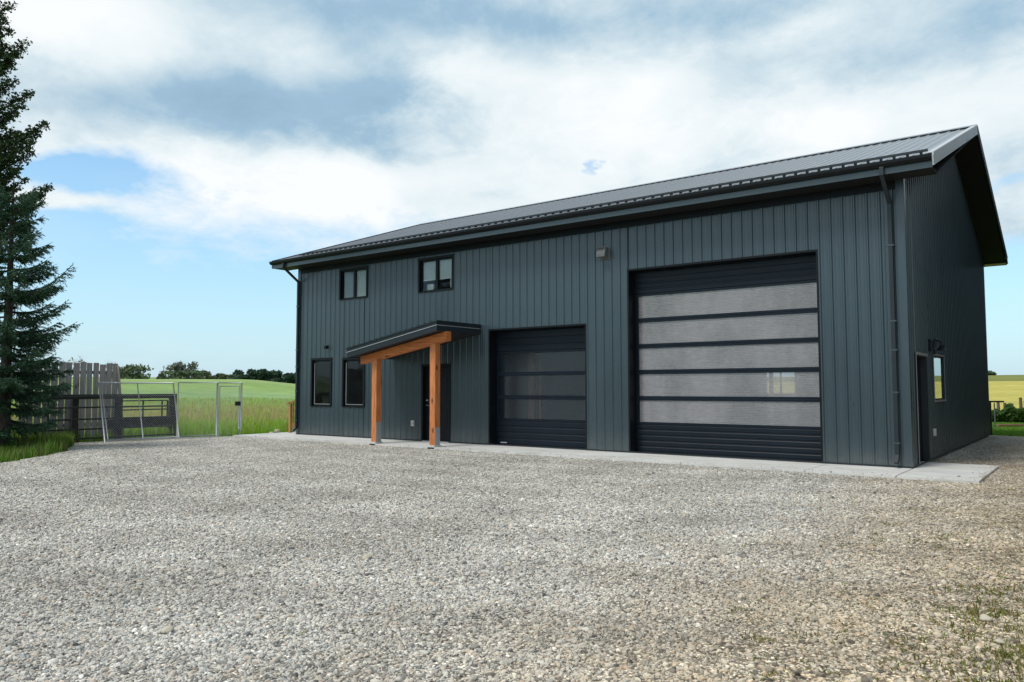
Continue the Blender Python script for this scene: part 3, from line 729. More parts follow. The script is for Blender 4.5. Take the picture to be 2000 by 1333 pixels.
outlet(lambda m, a, b, c, d, e, f: m.box(LX+c, LX+d, 2.38+a, 2.38+b, .56+e, .56+f))
lamp = MB().box(LX+.02, LX+.06, 2.10, 2.22, 2.26, 2.52).build('wall_lamp', BLACK, bld, bevel=.01)
mb = MB(); mb.tube([(LX+.06, 2.16, 2.46), (LX+.16, 2.16, 2.50), (LX+.24, 2.16, 2.46), (LX+.26, 2.16, 2.38)], .014, 8); mb.tube([(LX+.26, 2.16, 2.39), (LX+.26, 2.16, 2.33), (LX+.26, 2.16, 2.28)], [.03, .06, .10], 12); mb.build('shade', BLACK, lamp, True)
mb = MB(); pts = [(LX+.05, 2.55+.55*t_, 2.30+.26*sin(min(1, t_*1.15)*pi*.62)) for t_ in np.linspace(0, 1, 10)]
mb.tube(pts, .026, 8); mb.tube([(LX+.02, 2.55, 2.26), (LX+.09, 2.55, 2.27)], .05, 10); mb.build('bent_vent_pipe', TRIM, bld, True)

# porch
porch = empty('porch_canopy'); porch.parent = bld
PX0, PX1, PY = 4.46, 7.85, -1.76; PZ0, PZ1 = 2.59, 3.19        # top edge low on the left, high on the right
def pz(x): return PZ0+(PZ1-PZ0)*(x-PX0)/(PX1-PX0)
mb = MB(); mb.prism([(PX0-.02, PZ0+.0), (PX1+.02, PZ1+.0), (PX1+.02, PZ1+.03), (PX0-.02, PZ0+.03)], PY-.02, -.025, 1)
for k_ in range(16):
    x = PX0+.05+k_*.2286*.98
    if x < PX1-.05: mb.prism([(x-.02, pz(x-.02)+.03), (x+.02, pz(x+.02)+.03), (x+.012, pz(x)+.05), (x-.012, pz(x)+.05)], PY-.02, -.025, 1)
mb.build('canopy_roof', TRIM, porch)
mb = MB()
mb.prism([(PX0, PZ0-.235), (PX1, PZ1-.235), (PX1, PZ1-.001), (PX0, PZ0-.001)], PY, PY+.03, 1)
mb.prism([(PX0, PZ0-.235), (PX0+.03, PZ0-.23), (PX0+.03, PZ0), (PX0, PZ0-.001)], PY+.031, -.025, 1)
mb.prism([(PX1-.03, PZ1-.24), (PX1, PZ1-.235), (PX1, PZ1-.001), (PX1-.03, PZ1-.006)], PY+.031, -.025, 1)
mb.build('canopy_fascia', TRIM, porch)
mb = MB(); mb.prism([(PX0-.006, PZ0-.095), (PX1+.006, PZ1-.095), (PX1+.006, PZ1-.083), (PX0-.006, PZ0-.083)], PY-.012, PY-.001, 1)
mb.prism([(PX1+.001, PZ1-.095), (PX1+.010, PZ1-.095), (PX1+.010, PZ1-.083), (PX1+.001, PZ1-.083)], PY-.012, -.03, 1); mb.build('drip_edge', GALV, porch)
mb = MB(); mb.prism([(PX0+.031, PZ0-.215), (PX1-.031, PZ1-.225), (PX1-.031, PZ1-.205), (PX0+.031, PZ0-.195)], PY+.031, -.03, 1); mb.build('canopy_soffit', SOFFIT, porch)
BY0, BY1 = -1.45, -1.255
def bz_(x): return PZ0-.235+(PZ1-PZ0)*(x-PX0)/(PX1-PX0)
x0, x1 = PX0+.22, PX1+.04
mb = MB(); mb.prism([(x0, bz_(x0)-.215), (x1, bz_(x1)-.24), (x1, bz_(x1)-.001), (x0, bz_(x0)-.001)], BY0, BY1, 1); mb.build('porch_beam', FIR_X, bld, bevel=.006)
for i, xc in enumerate((5.24, 7.42)):
    p_ = MB(); x0, x1 = xc-.095, xc+.095
    zt = lambda x: bz_(x)-.002-.215-.025*(x-PX0-.22)/(PX1-PX0-.18)
    p_.add([(x0, BY0, .046), (x1, BY0, .046), (x1, BY1, .046), (x0, BY1, .046), (x0, BY0, zt(x0)), (x1, BY0, zt(x1)), (x1, BY1, zt(x1)), (x0, BY1, zt(x0))],
           [(0, 3, 2, 1), (4, 5, 6, 7), (0, 1, 5, 4), (1, 2, 6, 5), (2, 3, 7, 6), (3, 0, 4, 7)])
    po = p_.build('porch_post', FIR_Z, bld, bevel=.006)
    br = MB().box(x1+.001, x1+.008, BY0+.01, BY1-.01, .046, .58 if i == 0 else .50); br.box(x0-.008, x0-.001, BY0+.01, BY1-.01, .046, .50);
    for z in (.12, .25, .38): br.tube([(x1+.008, -1.35, z), (x1+.018, -1.35, z)], .014, 6)
    br.build('post_bracket', BRKT, po)
    MB().box(xc-.12, xc+.12, -1.50, -1.22, -.10, .045).build('pier', CONC, po, bevel=.006)

# ------------------------------------------------------------------ stair rail beside the left corner
sr = empty('stair_railing', (-1.0, .5, 0)); tag(sr, 'yellow-brown wooden stair railing beside the left corner of the shop', 'railing')
MB().box(-.06, .03, -.045, .045, -.05, 1.0).build('post', RAILW, sr, bevel=.004)
MB().box(.34, .43, .30, .39, -.05, 1.15).build('post', RAILW, sr, bevel=.004)
mb = MB(); mb.beam((-.12, -.08, 1.0), (.62, .56, 1.30), .11, .045); mb.build('handrail', RAILW, sr)
mb = MB(); mb.beam((-.03, 0, .22), (.55, .5, .42), .05, .16); mb.build('stringer', RAILW, sr)
mb = MB()
for t_ in (.25, .5, .75): mb.beam((-.1+.6*t_, -.05+.5*t_, .28+.2*t_), (-.1+.6*t_, -.05+.5*t_, 1.02+.22*t_), .035, .035)
mb.build('baluster', RAILW, sr)
sr2 = empty('deck_railing', (18.2, 13.5, 0)); tag(sr2, 'dark deck rail with a slim white pole behind the far right corner of the shop', 'railing')
MB().box(-.06, .06, -.05, .05, -.06, 1.02).build('post', PIPE, sr2); MB().box(-.5, .42, -.07, .07, 1.02, 1.07).build('top_rail', PIPE, sr2)
MB().tube([(.14, .1, .15), (.14, .1, 1.0)], .02, 8).build('pole', WHITE, sr2)

# ------------------------------------------------------------------ board fence on the left
def at_line(u, X0):                              # where a bearing crosses the plane x = X0
    d = ray(u, 757); t_ = (X0-CAM[0])/d[0]; return CAM[1]+d[1]*t_
fx = -2.9
fn = empty('board_fence', (fx, at_line(190, fx), -.05)); tag(fn, 'tall weathered grey board fence half hidden by the spruce, its last board leaning', 'fence')
y_end = at_line(232, fx)-fn.location.y; y_start = at_line(50, fx)-fn.location.y; ybd = y_end-.05; bw = .165; i = 0
while ybd > y_start:
    h_ = 2.32+rng.normal(0, .015) - .008*i*0; wv = bw+rng.normal(0, .006); lean = rng.normal(0, .006)
    m_ = MB(); b0 = ybd-wv; top = ybd+lean
    m_.add([(0, b0, -.05), (.022, b0, -.05), (.022, ybd, -.05), (0, ybd, -.05), (0, b0+lean, h_), (.022, b0+lean, h_), (.022, ybd+lean, h_-.004), (0, ybd+lean, h_-.004)],
           [(0, 3, 2, 1), (4, 5, 6, 7), (0, 1, 5, 4), (1, 2, 6, 5), (2, 3, 7, 6), (3, 0, 4, 7)])
    m_.build('board', GREYW, fn); ybd -= wv+rng.uniform(.022, .042); i += 1
m_ = MB(); m_.beam((.04, y_end+.16, -.02), (.05, y_end-.08, 2.26), .028, .16, (1, 0, 0)); o = m_.build('board', GREYW, fn); o['label'] = 'leaning end board'
for z in (.45, 1.25, 2.0):
    MB().box(-.09, -.002, y_start, y_end-.05, z, z+.09).build('rail', GREYW2, fn)
for yy in (y_end-.25, y_end-2.6): MB().box(-.22, -.092, yy-.07, yy+.07, -.1, 2.1).build('post', POSTW, fn)

# ------------------------------------------------------------------ livestock panels and kennel frames
def pipe_panel(name, p, q, z0, z1, rails, ups, label, group, r=.021):
    o = empty(name, (p[0], p[1], 0)); tag(o, label, 'gate', group)
    d = np.array([q[0]-p[0], q[1]-p[1]])
    for t_ in rails: MB().tube([(0, 0, z0+(z1-z0)*t_), (d[0], d[1], z0+(z1-z0)*t_)], r, 8).build('rail', PIPE, o, True)
    for t_ in ups: MB().tube([(d[0]*t_, d[1]*t_, z0-.06), (d[0]*t_, d[1]*t_, z1)], r*1.15, 8).build('upright', PIPE, o, True)
    return o
gx = -2.15
pA = (gx, at_line(96, gx)); pB = (gx, at_line(344, gx))
pipe_panel('livestock_panel', pA, pB, .08, 1.28, (0, .22, .46, .74, 1.0), (0, .5, 1), 'long dark pipe livestock panel in front of the board fence', 'dark pipe livestock panels', .024)
gx2 = -2.9
pipe_panel('livestock_panel', (gx2, at_line(238, gx2)), (gx2-.1, at_line(331, gx2)), .30, 1.13, (0, .33, .66, 1.0), (0, .46, .88, 1), 'short dark pipe panel seen through the leaning kennel frame', 'dark pipe livestock panels', .02)
gx3 = -2.5
o = empty('timber_barrier', (gx3, at_line(200, gx3), 0)); tag(o, 'dark old timber barrier of two planks on stout posts behind the kennel frame', 'barrier')
ya = at_line(100, gx3)-o.location.y; yb = at_line(345, gx3)-o.location.y
MB().box(-.03, .03, ya, yb, 1.20, 1.34).build('plank', GREYW2, o); MB().box(-.03, .03, ya+1.6, yb, .32, .58).build('plank', GREYW2, o)
for yy in (at_line(340, gx3)-o.location.y, at_line(236, gx3)-o.location.y, at_line(150, gx3)-o.location.y): MB().box(-.16, -.031, yy-.09, yy+.09, -.1, 1.28).build('post', GREYW2, o)

def chainlink(mb, P, w_, h_, step=.07, r=.0016):
    n_ = int((w_+h_)/step)
    for i in range(n_):
        c = i*step
        for s_ in (0, 1):
            a = max(0, c-h_); b = min(w_, c)
            if b <= a: continue
            u0, v0, u1, v1 = a, c-a, b, c-b
            if s_: u0, u1 = w_-u0, w_-u1
            A, B = Vector(P(u0, v0)), Vector(P(u1, v1)); d = (B-A).normalized(); sd_ = d.cross(Vector((1, .2, 0))).normalized()*r; dp = d.cross(sd_).normalized()*r
            mb.add([A+sd_, A-sd_*.5+dp, A-sd_*.5-dp, B+sd_, B-sd_*.5+dp, B-sd_*.5-dp], [(0, 1, 4, 3), (1, 2, 5, 4), (2, 0, 3, 5)])
def frame(name, p, q, z1, lean, mids, label, cat, group=None, r=.021, wire=True, double=False):
    o = empty(name, (p[0], p[1], -.04)); tag(o, label, cat, group)
    d = Vector((q[0]-p[0], q[1]-p[1], 0)); lv = Vector(lean)
    P = lambda u, v: tuple(d.normalized()*u + lv*(v/z1) + Vector((0, 0, v)))
    W_ = d.length
    for u in (0, W_): MB().tube([P(u, .0), P(u, z1)], r, 8).build('upright', GALV, o, True)
    if double: MB().tube([P(.09, .0), P(.05, z1*.97)], r*.8, 8).build('upright', GALV, o, True)
    MB().tube([P(0, z1), P(W_, z1)], r, 8).build('top_rail', GALV, o, True); MB().tube([P(0, .06), P(W_, .06)], r*.8, 8).build('bottom_rail', GALV, o, True)
    for t_ in mids: MB().tube([P(W_*t_, .03), P(W_*t_, z1)], r*.8, 8).build('brace', GALV, o, True)
    if wire:
        m_ = MB(); chainlink(m_, P, W_, z1-.02); m_.build('chain_link', GALV, o)
    return o
g1 = ground(205, 864); g2 = ground(350, 857)
frame('chain_link_fence', g1, g2, 1.72, (-.14, -.16, 0), (.5,), 'galvanized chain-link kennel panel leaning to the left with a middle brace', 'fence', 'galvanized kennel panels', double=True)
g3 = ground(346, 857); g4 = ground(423, 853); g5 = ground(470, 850.5)
frame('chain_link_fence', g3, g4, 1.74, (0, 0, 0), (), 'upright galvanized chain-link panel between the leaning panel and the gate', 'fence', 'galvanized kennel panels', r=.017)
kg = frame('kennel_gate', g4+np.array([0.0, .08, 0]), g5-np.array([0.0, .08, 0]), 1.62, (0, 0, 0), (), 'narrow galvanized chain-link gate hung between two thick posts', 'gate', r=.016)
for k_, (g, hh) in enumerate(((g4, 1.74), (g5, 1.74))):
    MB().tube([(g[0]-g4[0], g[1]-g4[1]-.08, 0), (g[0]-g4[0], g[1]-g4[1]-.08, hh)], .032, 10).build('gate_post', GALV, kg, True)
MB().tube([(0, -.08, 1.73), (g5[0]-g4[0], g5[1]-g4[1]-.08, 1.73)], .018, 8).build('header', GALV, kg, True)
MB().box(g5[0]-g4[0]-.04, g5[0]-g4[0]+.04, g5[1]-g4[1]-.30, g5[1]-g4[1]-.14, .98, 1.12).build('latch', PIPE, kg)

# ------------------------------------------------------------------ foliage makers
def rand_dirs(n):
    v = rng.normal(size=(n, 3)); return v/np.linalg.norm(v, axis=1)[:, None]
def leaves_mesh(name, P, size, col, parent, mat=LEAF, jit=.25, aspect=.55, dirs=None):
    """one small folded diamond per point"""
    n = len(P); a = rand_dirs(n) if dirs is None else dirs; b = np.cross(a, rand_dirs(n)); b /= np.linalg.norm(b, axis=1)[:, None]+1e-9
    s = (size*rng.uniform(.6, 1.35, n))[:, None]
    nrm = np.cross(a, b)
    V = np.stack([P-a*s*.5, P+b*s*.5*aspect+nrm*s*.1, P+a*s*.5, P-b*s*.5*aspect+nrm*s*.1], 1).reshape(-1, 3)
    F = np.arange(4*n).reshape(-1, 4)
    cc = np.clip(col*(1+rng.normal(0, jit, (n, 1)))*(1+rng.normal(0, .06, (n, 3))), .004, 1)
    return npmesh(name, V, F, mat, np.repeat(cc, 4, 0), parent=parent)
def limb(mb, p, q, r0, r1, bend=.08, n=6):
    p, q = np.array(p, float), np.array(q, float); L_ = np.linalg.norm(q-p); off = rng.normal(0, bend*L_, 3)
    pts = [p+(q-p)*t_+off*sin(pi*t_)*.6 for t_ in np.linspace(0, 1, n)]
    mb.tube(pts, [r0+(r1-r0)*t_ for t_ in np.linspace(0, 1, n)], 6, False); return pts
def broad_tree(name, base, H_, Wd, nlobe, nleaf, leaf, col, label, group=None, cat='tree', bare=0.0, trunk_h=.25, bark=BARK, lobes=None):
    o = empty(name, tuple(base)); tag(o, label, cat, group)
    tb = MB(); r0 = max(.03, H_*.022); top = np.array([rng.normal(0, .03*H_), 0, H_*.62])
    limb(tb, (0, 0, -.3), top, r0, r0*.35, .03, 8)
    P = []; L_ = lobes
    if L_ is None:
        L_ = []
        for i in range(nlobe):
            a = rng.uniform(0, 2*pi); t_ = rng.uniform(trunk_h, .92); wr = Wd/2*sqrt(max(.05, 1-((t_-.52)/.52)**2))*rng.uniform(.3, .85)
            L_.append((wr*cos(a), wr*sin(a), H_*t_, Wd*rng.uniform(.13, .24), H_*rng.uniform(.08, .15)))
    for (lx, ly, lz, rx, rz_) in L_:
        c = np.array([lx, ly, lz]); st = np.array([0, 0, max(.15*H_, min(H_*.6, lz*.6))]); limb(tb, st, c, r0*.4, r0*.08, .06)
        if bare:
            for _ in range(int(14*bare)):
                e = c+rng.normal(0, 1, 3)*np.array([rx, rx, rz_])*.8+np.array([0, 0, rz_*.6]); limb(tb, c, e, r0*.10, r0*.02, .05, 3)
        k_ = int(nleaf/len(L_)*(1-bare*.75)); u = rand_dirs(k_)*(rng.uniform(0, 1, (k_, 1))**.42)
        u *= 1+.25*np.sin(u[:, [1]]*7+lx*3)*np.cos(u[:, [0]]*6)
        P.append(c+u*np.array([rx, rx, rz_])*1.15)
    tb.build('trunk', bark, o, True)
    P = np.concatenate(P)
    if len(P): leaves_mesh('crown', P, leaf, np.array(col), o)
    return o

# spruce
def spruce(base, H_, Rb):
    o = empty('spruce', tuple(base)); tag(o, 'dark green spruce rising out of the top left of the frame beside the board fence', 'tree')
    tb = MB(); tb.tube([(0, 0, -.2), (.03, 0, H_*.5), (0, .02, H_)], [.17, .10, .01], 10); tb.build('trunk', BARK, o, True)
    br = MB(); S0 = []; S1 = []
    z = .75
    ph = 0.3
    ar = atan2(RT[1], RT[0])
    # the limbs that reach out to the right in the photograph: tip height, reach, lift
    plan = [(ar+rng.normal(0, .12), 1.5+(tz-1.5)*.87-Lb*.87*up, Lb*.87, up) for tz, Lb, up in ((5.11, 2.02, .46), (4.11, 1.68, .30), (3.47, 1.98, .12), (5.75, .98, .35), (5.2, 1.25, .28), (2.83, 1.2, .0), (2.38, 1.5, -.12), (1.72, 1.82, -.18), (1.3, 1.4, -.22), (4.55, 1.35, .3), (6.2, .85, .4), (3.05, 1.5, .05), (2.0, 1.3, -.1), (.95, 1.5, -.2))]
    while z < H_-.3:
        nb = rng.integers(5, 8) if z < 2.6 else rng.integers(4, 7)
        for k_ in range(nb):
            z_ = z+rng.normal(0, .10)
            plan.append((ph+2*pi*k_/nb+rng.normal(0, .12), z_, float(np.interp(z_, [.5, 1.8, 2.8, 3.9, 5.4, 6.1, 7.2, H_], [1.5, 1.65, 1.25, 1.2, .9, .7, .35, .1]))*rng.uniform(.65, 1.1), .02+.06*z_+rng.normal(0, .07)))
        z += rng.uniform(.22, .34)*(1 if z < 3 else 1.1); ph += 1.1
    if True:
        for a, z_, Lb, up in plan:
            tdir = np.array([cos(a), sin(a)])
            def P(t_):                       # droops out of the trunk, lifts at the tip
                h = Lb*(t_*(up-.42)+.42*t_*t_)
                return np.array([tdir[0]*Lb*t_, tdir[1]*Lb*t_, z_+h])
            pts = [P(t_) for t_ in np.linspace(0, 1, 7)]
            br.tube(pts, [.030*(1-t_)*(Lb/2+.3)+.004 for t_ in np.linspace(0, 1, 7)], 5, False)
            side = np.array([-tdir[1], tdir[0], 0])
            nt_ = int(Lb*17)+5
            for j in range(nt_):
                t_ = .12+.88*(j+rng.uniform(0, 1))/nt_; p = P(t_)
                sl = (.15+.42*(1-t_)*Lb*.5)*rng.uniform(.6, 1.2)
                for sg in (-1, 1):
                    fwd = np.array([tdir[0], tdir[1], .12+up*.4])
                    dv = side*sg*rng.uniform(.6, 1)+fwd*rng.uniform(.45, .9)+np.array([0, 0, rng.uniform(-.55, .1)]); dv /= np.linalg.norm(dv)
                    q = p+dv*sl; q[2] -= sl*.18
                    S0.append(p); S1.append(q)
                    for m_ in range(int(sl/.07)):
                        s_ = (m_+.5)*.07/sl; b = p+(q-p)*min(1, s_); d2 = dv*.8+side*rng.uniform(-.8, .8)+np.array([0, 0, rng.uniform(-.8, .35)]); d2 /= np.linalg.norm(d2)
                        S0.append(b); S1.append(b+d2*rng.uniform(.06, .15))
            S0.append(P(.9)); S1.append(P(1.0)+np.array([tdir[0]*.08, tdir[1]*.08, .06]))
    br.build('branches', BARK, o, True)
    S0, S1 = np.array(S0), np.array(S1); d = S1-S0; L_ = np.linalg.norm(d, axis=1)[:, None]+1e-6; d /= L_
    # each twig: a tuft of needles -> many thin blades set round it
    nn = 7; Vs = []; n = len(S0)
    for k_ in range(nn):
        t_ = rng.uniform(.0, 1, (n, 1)); b = S0+d*L_*t_; rd = rand_dirs(n); rd -= d*(rd*d).sum(1)[:, None]; rd /= np.linalg.norm(rd, axis=1)[:, None]+1e-9
        tip = b+rd*.030+d*.045*rng.uniform(.7, 1.3, (n, 1)); w2 = np.cross(d, rd)*.0095
        Vs.append(np.stack([b-w2, b+w2, tip], 1))
    w2 = np.cross(d, rand_dirs(n)); w2 /= np.linalg.norm(w2, axis=1)[:, None]; w2 *= .011
    Vs.append(np.stack([S0-w2, S0+w2, S1+d*.03], 1))
    V = np.concatenate(Vs).reshape(-1, 3); nf = len(V)//3
    c = np.array([.052, .108, .070])*(1+rng.normal(0, .3, (nf, 1))); c = np.clip(c, .004, 1)
    lite = rng.uniform(0, 1, nf) < .3; c[lite] = c[lite]*np.array([1.7, 1.8, 1.3])
    npmesh('needles', V, np.arange(len(V)).reshape(-1, 3), NEEDLE, np.repeat(c, 3, 0), parent=o)
    return o
sp_b = away(10, 23.4, -.07)
spruce(sp_b, 7.0, 2.75)
# poplar behind it, only the outer sprays reach into the frame
pb = away(-75, 27.5, -.07)
def lobe_at(u, v, dist, rx, rz_):
    d = ray(u, v); d /= np.linalg.norm(d[:2]); p = CAM+d*dist; return (p[0]-pb[0], p[1]-pb[1], p[2]-pb[2], rx, rz_)
po_ = empty('leafy_tree', tuple(pb)); tag(po_, 'leafy tree above the spruce at the top left with ragged sprays against the sky', 'tree')
wood_ = MB(); wood_.tube([(0, 0, -.3), (.1, .05, 6), (0, 0, 13.8)], [.24, .16, .03], 10); LP = []
tips = [(22, 12), (10, 38), (24, 62), (46, 84), (38, 104), (24, 124), (12, 165), (32, 158), (58, 183), (48, 206), (30, 226), (86, 242), (76, 256), (64, 282), (62, 302), (42, 330), (18, 348), (92, 365), (82, 382), (70, 402), (60, 424), (40, 444), (56, 458), (30, 410), (50, 350),
        (5, 100), (0, 200), (10, 290), (5, 380), (20, 270), (15, 420), (-20, 60), (-30, 140), (-20, 240), (-10, 330), (-25, 400), (-80, -60), (-60, -20), (-30, -40), (0, -30), (5, 30), (15, 90), (8, 120), (5, 180), (15, 235), (30, 255), (25, 300), (5, 315), (28, 335), (35, 370), (10, 365), (30, 440), (5, 440), (40, 270), (-90, 200), (-110, 320), (-140, 100), (-170, 250), (-150, 420), (-200, 350), (-120, 0), (-180, 150), (-60, 480), (-100, 520)]
for i, (u, v) in enumerate(tips):
    dist = 27.5+(rng.normal(0, .3) if u > 0 else rng.normal(0, 1.3)); e = np.array(lobe_at(u, v, dist, 0, 0)[:3])
    root = np.array([0, 0, max(1.5, e[2]-1.0-.25*np.linalg.norm(e[:2]))]); pts = limb(wood_, root, e, .05, .008, .07, 8)
    L_ = np.linalg.norm(e-root)
    for t_ in np.linspace(.3, 1, int(L_*14)):
        c = root+(e-root)*t_+(np.array(pts[min(7, int(t_*7))])-(root+(e-root)*min(7, int(t_*7))/7))
        for _ in range(3):
            off = rand_dirs(1)[0]*np.array([1, 1, .8])*rng.uniform(.05, .14+.34*(1-t_)*min(1, L_/2)); off[2] += .03
            q = c+off; wood_.tube([c, q], [.006, .003], 3, False)
            k_ = rng.integers(4, 9); LP.append(q+rng.normal(0, .045, (k_, 3)))
wood_.build('trunk', BARK, po_, True)
leaves_mesh('crown', np.concatenate(LP), .095, np.array([.042, .080, .026]), po_)

# trees along the far side of the field
def far(u, top, wpx, dist, kind, label, group='trees along the far edge of the field'):
    b = away(u, dist); hh, _, _ = land_height(np.array([b[0]]), np.array([b[1]])); b[2] = float(hh[0])-.2
    dep = dist/sqrt(1+((u-1000)/FPX)**2); topz = CAM[2]+dep*(757-top)/FPX; Ht = max(1.5, topz-b[2]); Wd = wpx/FPX*dep*1.15
    cols = {'dark': (.045, .095, .055), 'mid': (.12, .165, .085), 'grey': (.17, .19, .14), 'bare': (.20, .18, .16)}
    kw = dict(dark=dict(nlobe=26, nleaf=4200, bare=0), mid=dict(nlobe=22, nleaf=2600, bare=.15), grey=dict(nlobe=18, nleaf=1400, bare=.5), bare=dict(nlobe=16, nleaf=500, bare=.95))[kind]
    return broad_tree({'dark': 'dense_tree', 'mid': 'field_tree', 'grey': 'field_tree', 'bare': 'bare_tree'}[kind], b, Ht, Wd*1.0, kw['nlobe'], kw['nleaf'], .0038*dist*(.8 if kind == 'bare' else 1), cols[kind], label, group, bare=kw['bare'], trunk_h=.12 if kind != 'bare' else .4, bark=PALEBARK if kind == 'bare' else BARK)
far(138, 694, 48, 170, 'bare', 'pale leafless tree rising behind the board fence')
far(212, 704, 26, 190, 'bare', 'small leafless tree just past the end of the board fence')
far(258, 712, 62, 180, 'mid', 'dark spreading bush just right of the board fence')
far(232, 716, 34, 182, 'mid', 'low bush tucked against the end of the board fence')
far(313, 728, 16, 200, 'mid', 'tiny shrub left of the grey-green clump')
far(334, 708, 44, 220, 'grey', 'left half of the grey-green clump with bare twigs on top')
far(362, 705, 50, 222, 'grey', 'right half of the grey-green clump with bare twigs on top')
far(355, 722, 64, 214, 'mid', 'fuller low crown at the foot of the grey-green clump')
far(398, 724, 34, 230, 'mid', 'low bush sloping off right of the grey-green clump')
far(430, 729, 26, 300, 'mid', 'distant low tree between the clump and the dark grove')
far(447, 729, 22, 300, 'mid', 'distant low tree just left of the dark grove')
far(479, 719, 34, 240, 'dark', 'left round dark tree of the grove', 'dark round trees at the field edge')
far(506, 721, 36, 240, 'dark', 'right round dark tree of the grove', 'dark round trees at the field edge')
far(528, 733, 14, 246, 'grey', 'pale low bush in the gap between dark trees')
far(545, 722, 34, 240, 'dark', 'round dark tree between the pale bush and the shop', 'dark round trees at the field edge')
far(572, 726, 34, 242, 'dark', 'dark tree half hidden by the left corner of the shop', 'dark round trees at the field edge')
far(596, 724, 34, 242, 'dark', 'dark tree just behind the left corner of the shop', 'dark round trees at the field edge')
far(1934, 727, 16, 420, 'mid', 'small far tree on the right skyline beside the shop wall')
b_ = away(319, 205); hh, _, _ = land_height(np.array([b_[0]]), np.array([b_[1]]))
pl_ = empty('utility_pole', (b_[0], b_[1], float(hh[0]))); tag(pl_, 'thin pale utility pole standing left of the grey-green clump', 'pole')
MB().tube([(0, 0, -.3), (0, 0, 6.2)], [.12, .09], 8).build('pole', PALEBARK, pl_); MB().beam((-.7, 0, 5.8), (.7, 0, 5.8), .1, .1).build('crossarm', PALEBARK, pl_)

# unseen tree belts added outside the picture, to the right of the shop and behind the camera: they darken what the glossy siding mirrors and shade the gravel
def belt(name, line, hgt, n, col):
    Q = []; seg = np.diff(np.array(line, float), axis=0); ln = np.linalg.norm(seg, axis=1); 
    for s_, d_, l_ in zip(np.array(line, float)[:-1], seg, ln):
        m_ = int(n*l_/ln.sum()); t_ = rng.uniform(0, 1, m_); z = rng.uniform(0, 1, m_)**.8; along = t_*l_
        top = hgt*(.8+.2*np.sin(along*.9)*np.sin(along*.37+1)); w_ = 2.2*(1-z*.75)
        p = s_[None]+d_[None]*t_[:, None]; p = p+np.clip(rng.normal(0, 1, (m_, 2)), -1.6, 1.6)*w_[:, None]*.6; Q.append(np.stack([p[:, 0], p[:, 1], z*top], 1))
    o = leaves_mesh(name, np.concatenate(Q), .75, np.array(col), None, aspect=.8); tag(o, kind='stuff')
belt('added_tree_belt', [(26.5, -3), (25.2, 4), (24.0, 14), (23.2, 30), (23.5, 50)], 11.5, 20000, (.014, .026, .016))
belt('added_tree_belt', [(-34, -34), (-8, -46), (24, -50)], 6.5, 8000, (.030, .055, .028))

# right-hand strip: hedge, fence posts, plank on the lawn
hp = []; hc = []
for i in range(16000):
    u = rng.uniform(1895, 2120); dd = rng.uniform(40.5, 45); p = away(u, dd); hgt = (.42+.16*sin(u*.09)+.10*sin(u*.23+1))*rng.uniform(0, 1)**.6
    hp.append((p[0], p[1], hgt+float(0)))
leaves_mesh('hedge', np.array(hp)+np.array([0, 0, .05]), .16, np.array([.055, .12, .022]), None); tag(bpy.data.objects['hedge'], 'low green overgrown hedge at the back of the lawn', 'hedge')
fpo = None
for i, (u, t_) in enumerate(((1948, 781), (1961, 783), (1975, 784), (1992, 774), (2001, 779), (2016, 782), (2032, 780))):
    dd = 50 + i*.4; b = away(u, dd); h_ = CAM[2]+dd*(757-t_)/FPX
    if fpo is None:
        fpo = MB().tube([(0, 0, -.3), (.01, 0, .5), (0, .01, 1.0)], [.085, .08, .07], 8).build('fence_post', POSTW); q = fpo
    else: q = fpo.copy(); C.objects.link(q)
    q.location = (b[0], b[1], 0); q.scale = (1, 1, h_+.02)
    lab = ['weathered fence post nearest the far right corner of the shop', 'second weathered fence post right of the shop corner', 'short weathered fence post left of the tallest one', 'tallest weathered fence post above the hedge',
           'weathered fence post at the right edge of the frame', 'weathered fence post just past the right edge of the frame', 'weathered fence post well past the right edge of the frame'][i]
    tag(q, lab, 'fence post', 'weathered fence posts behind the hedge')
b = away(1990, 36.5, -.03); pk = MB().beam((-.9, 0, .05), (.9, .1, .05), .2, .07).build('wooden_plank', REDW); pk.location = b; pk.rotation_euler = (0, 0, .65); tag(pk, 'reddish wooden plank lying on the lawn', 'plank')

# ------------------------------------------------------------------ grasses (nobody could count them)
def blades(name, P, h, wd, cols, tipc=None, lean=.35, seeds=0.0):
    n = len(P); a = rng.uniform(0, 2*pi, n); d = np.stack([np.cos(a), np.sin(a), 0*a], 1); s = np.stack([-np.sin(a), np.cos(a), 0*a], 1)
    h = h[:, None]; ln = rng.uniform(.05, lean, (n, 1)); wd = wd[:, None]
    p1 = P+d*h*ln*.35+np.array([0, 0, 1])*h*.55; p2 = P+d*h*ln+np.array([0, 0, 1])*h
    V = np.stack([P-s*wd, P+s*wd, p1+s*wd*.7, p1-s*wd*.7, p2], 1).reshape(-1, 3)
    b = np.arange(n)[:, None]*5
    F = np.concatenate([b+np.array([[0, 1, 2]]), b+np.array([[0, 2, 3]]), b+np.array([[3, 2, 4]])])
    cc = np.repeat(cols, 5, 0).reshape(n, 5, 3)
    if tipc is not None:
        k = rng.uniform(0, 1, (n, 1)) < seeds
        cc[:, 2:4] = np.where(k[:, :, None], cc[:, 2:4]*.5+tipc*.5, cc[:, 2:4]); cc[:, 4] = np.where(k, tipc, cc[:, 4])
    return npmesh(name, V, F, GRASSM, np.clip(cc.reshape(-1, 3), .004, 1))
def spread(n, pick, ok=None):
    P = pick(n); P = P[~in_yard(P[:, 0], P[:, 1])]
    if ok is not None: P = P[ok(P)]
    return P
def tuftcol(n, base, jit=.22):
    return np.array(base)*(1+rng.normal(0, jit, (n, 1)))*(1+rng.normal(0, .08, (n, 3)))
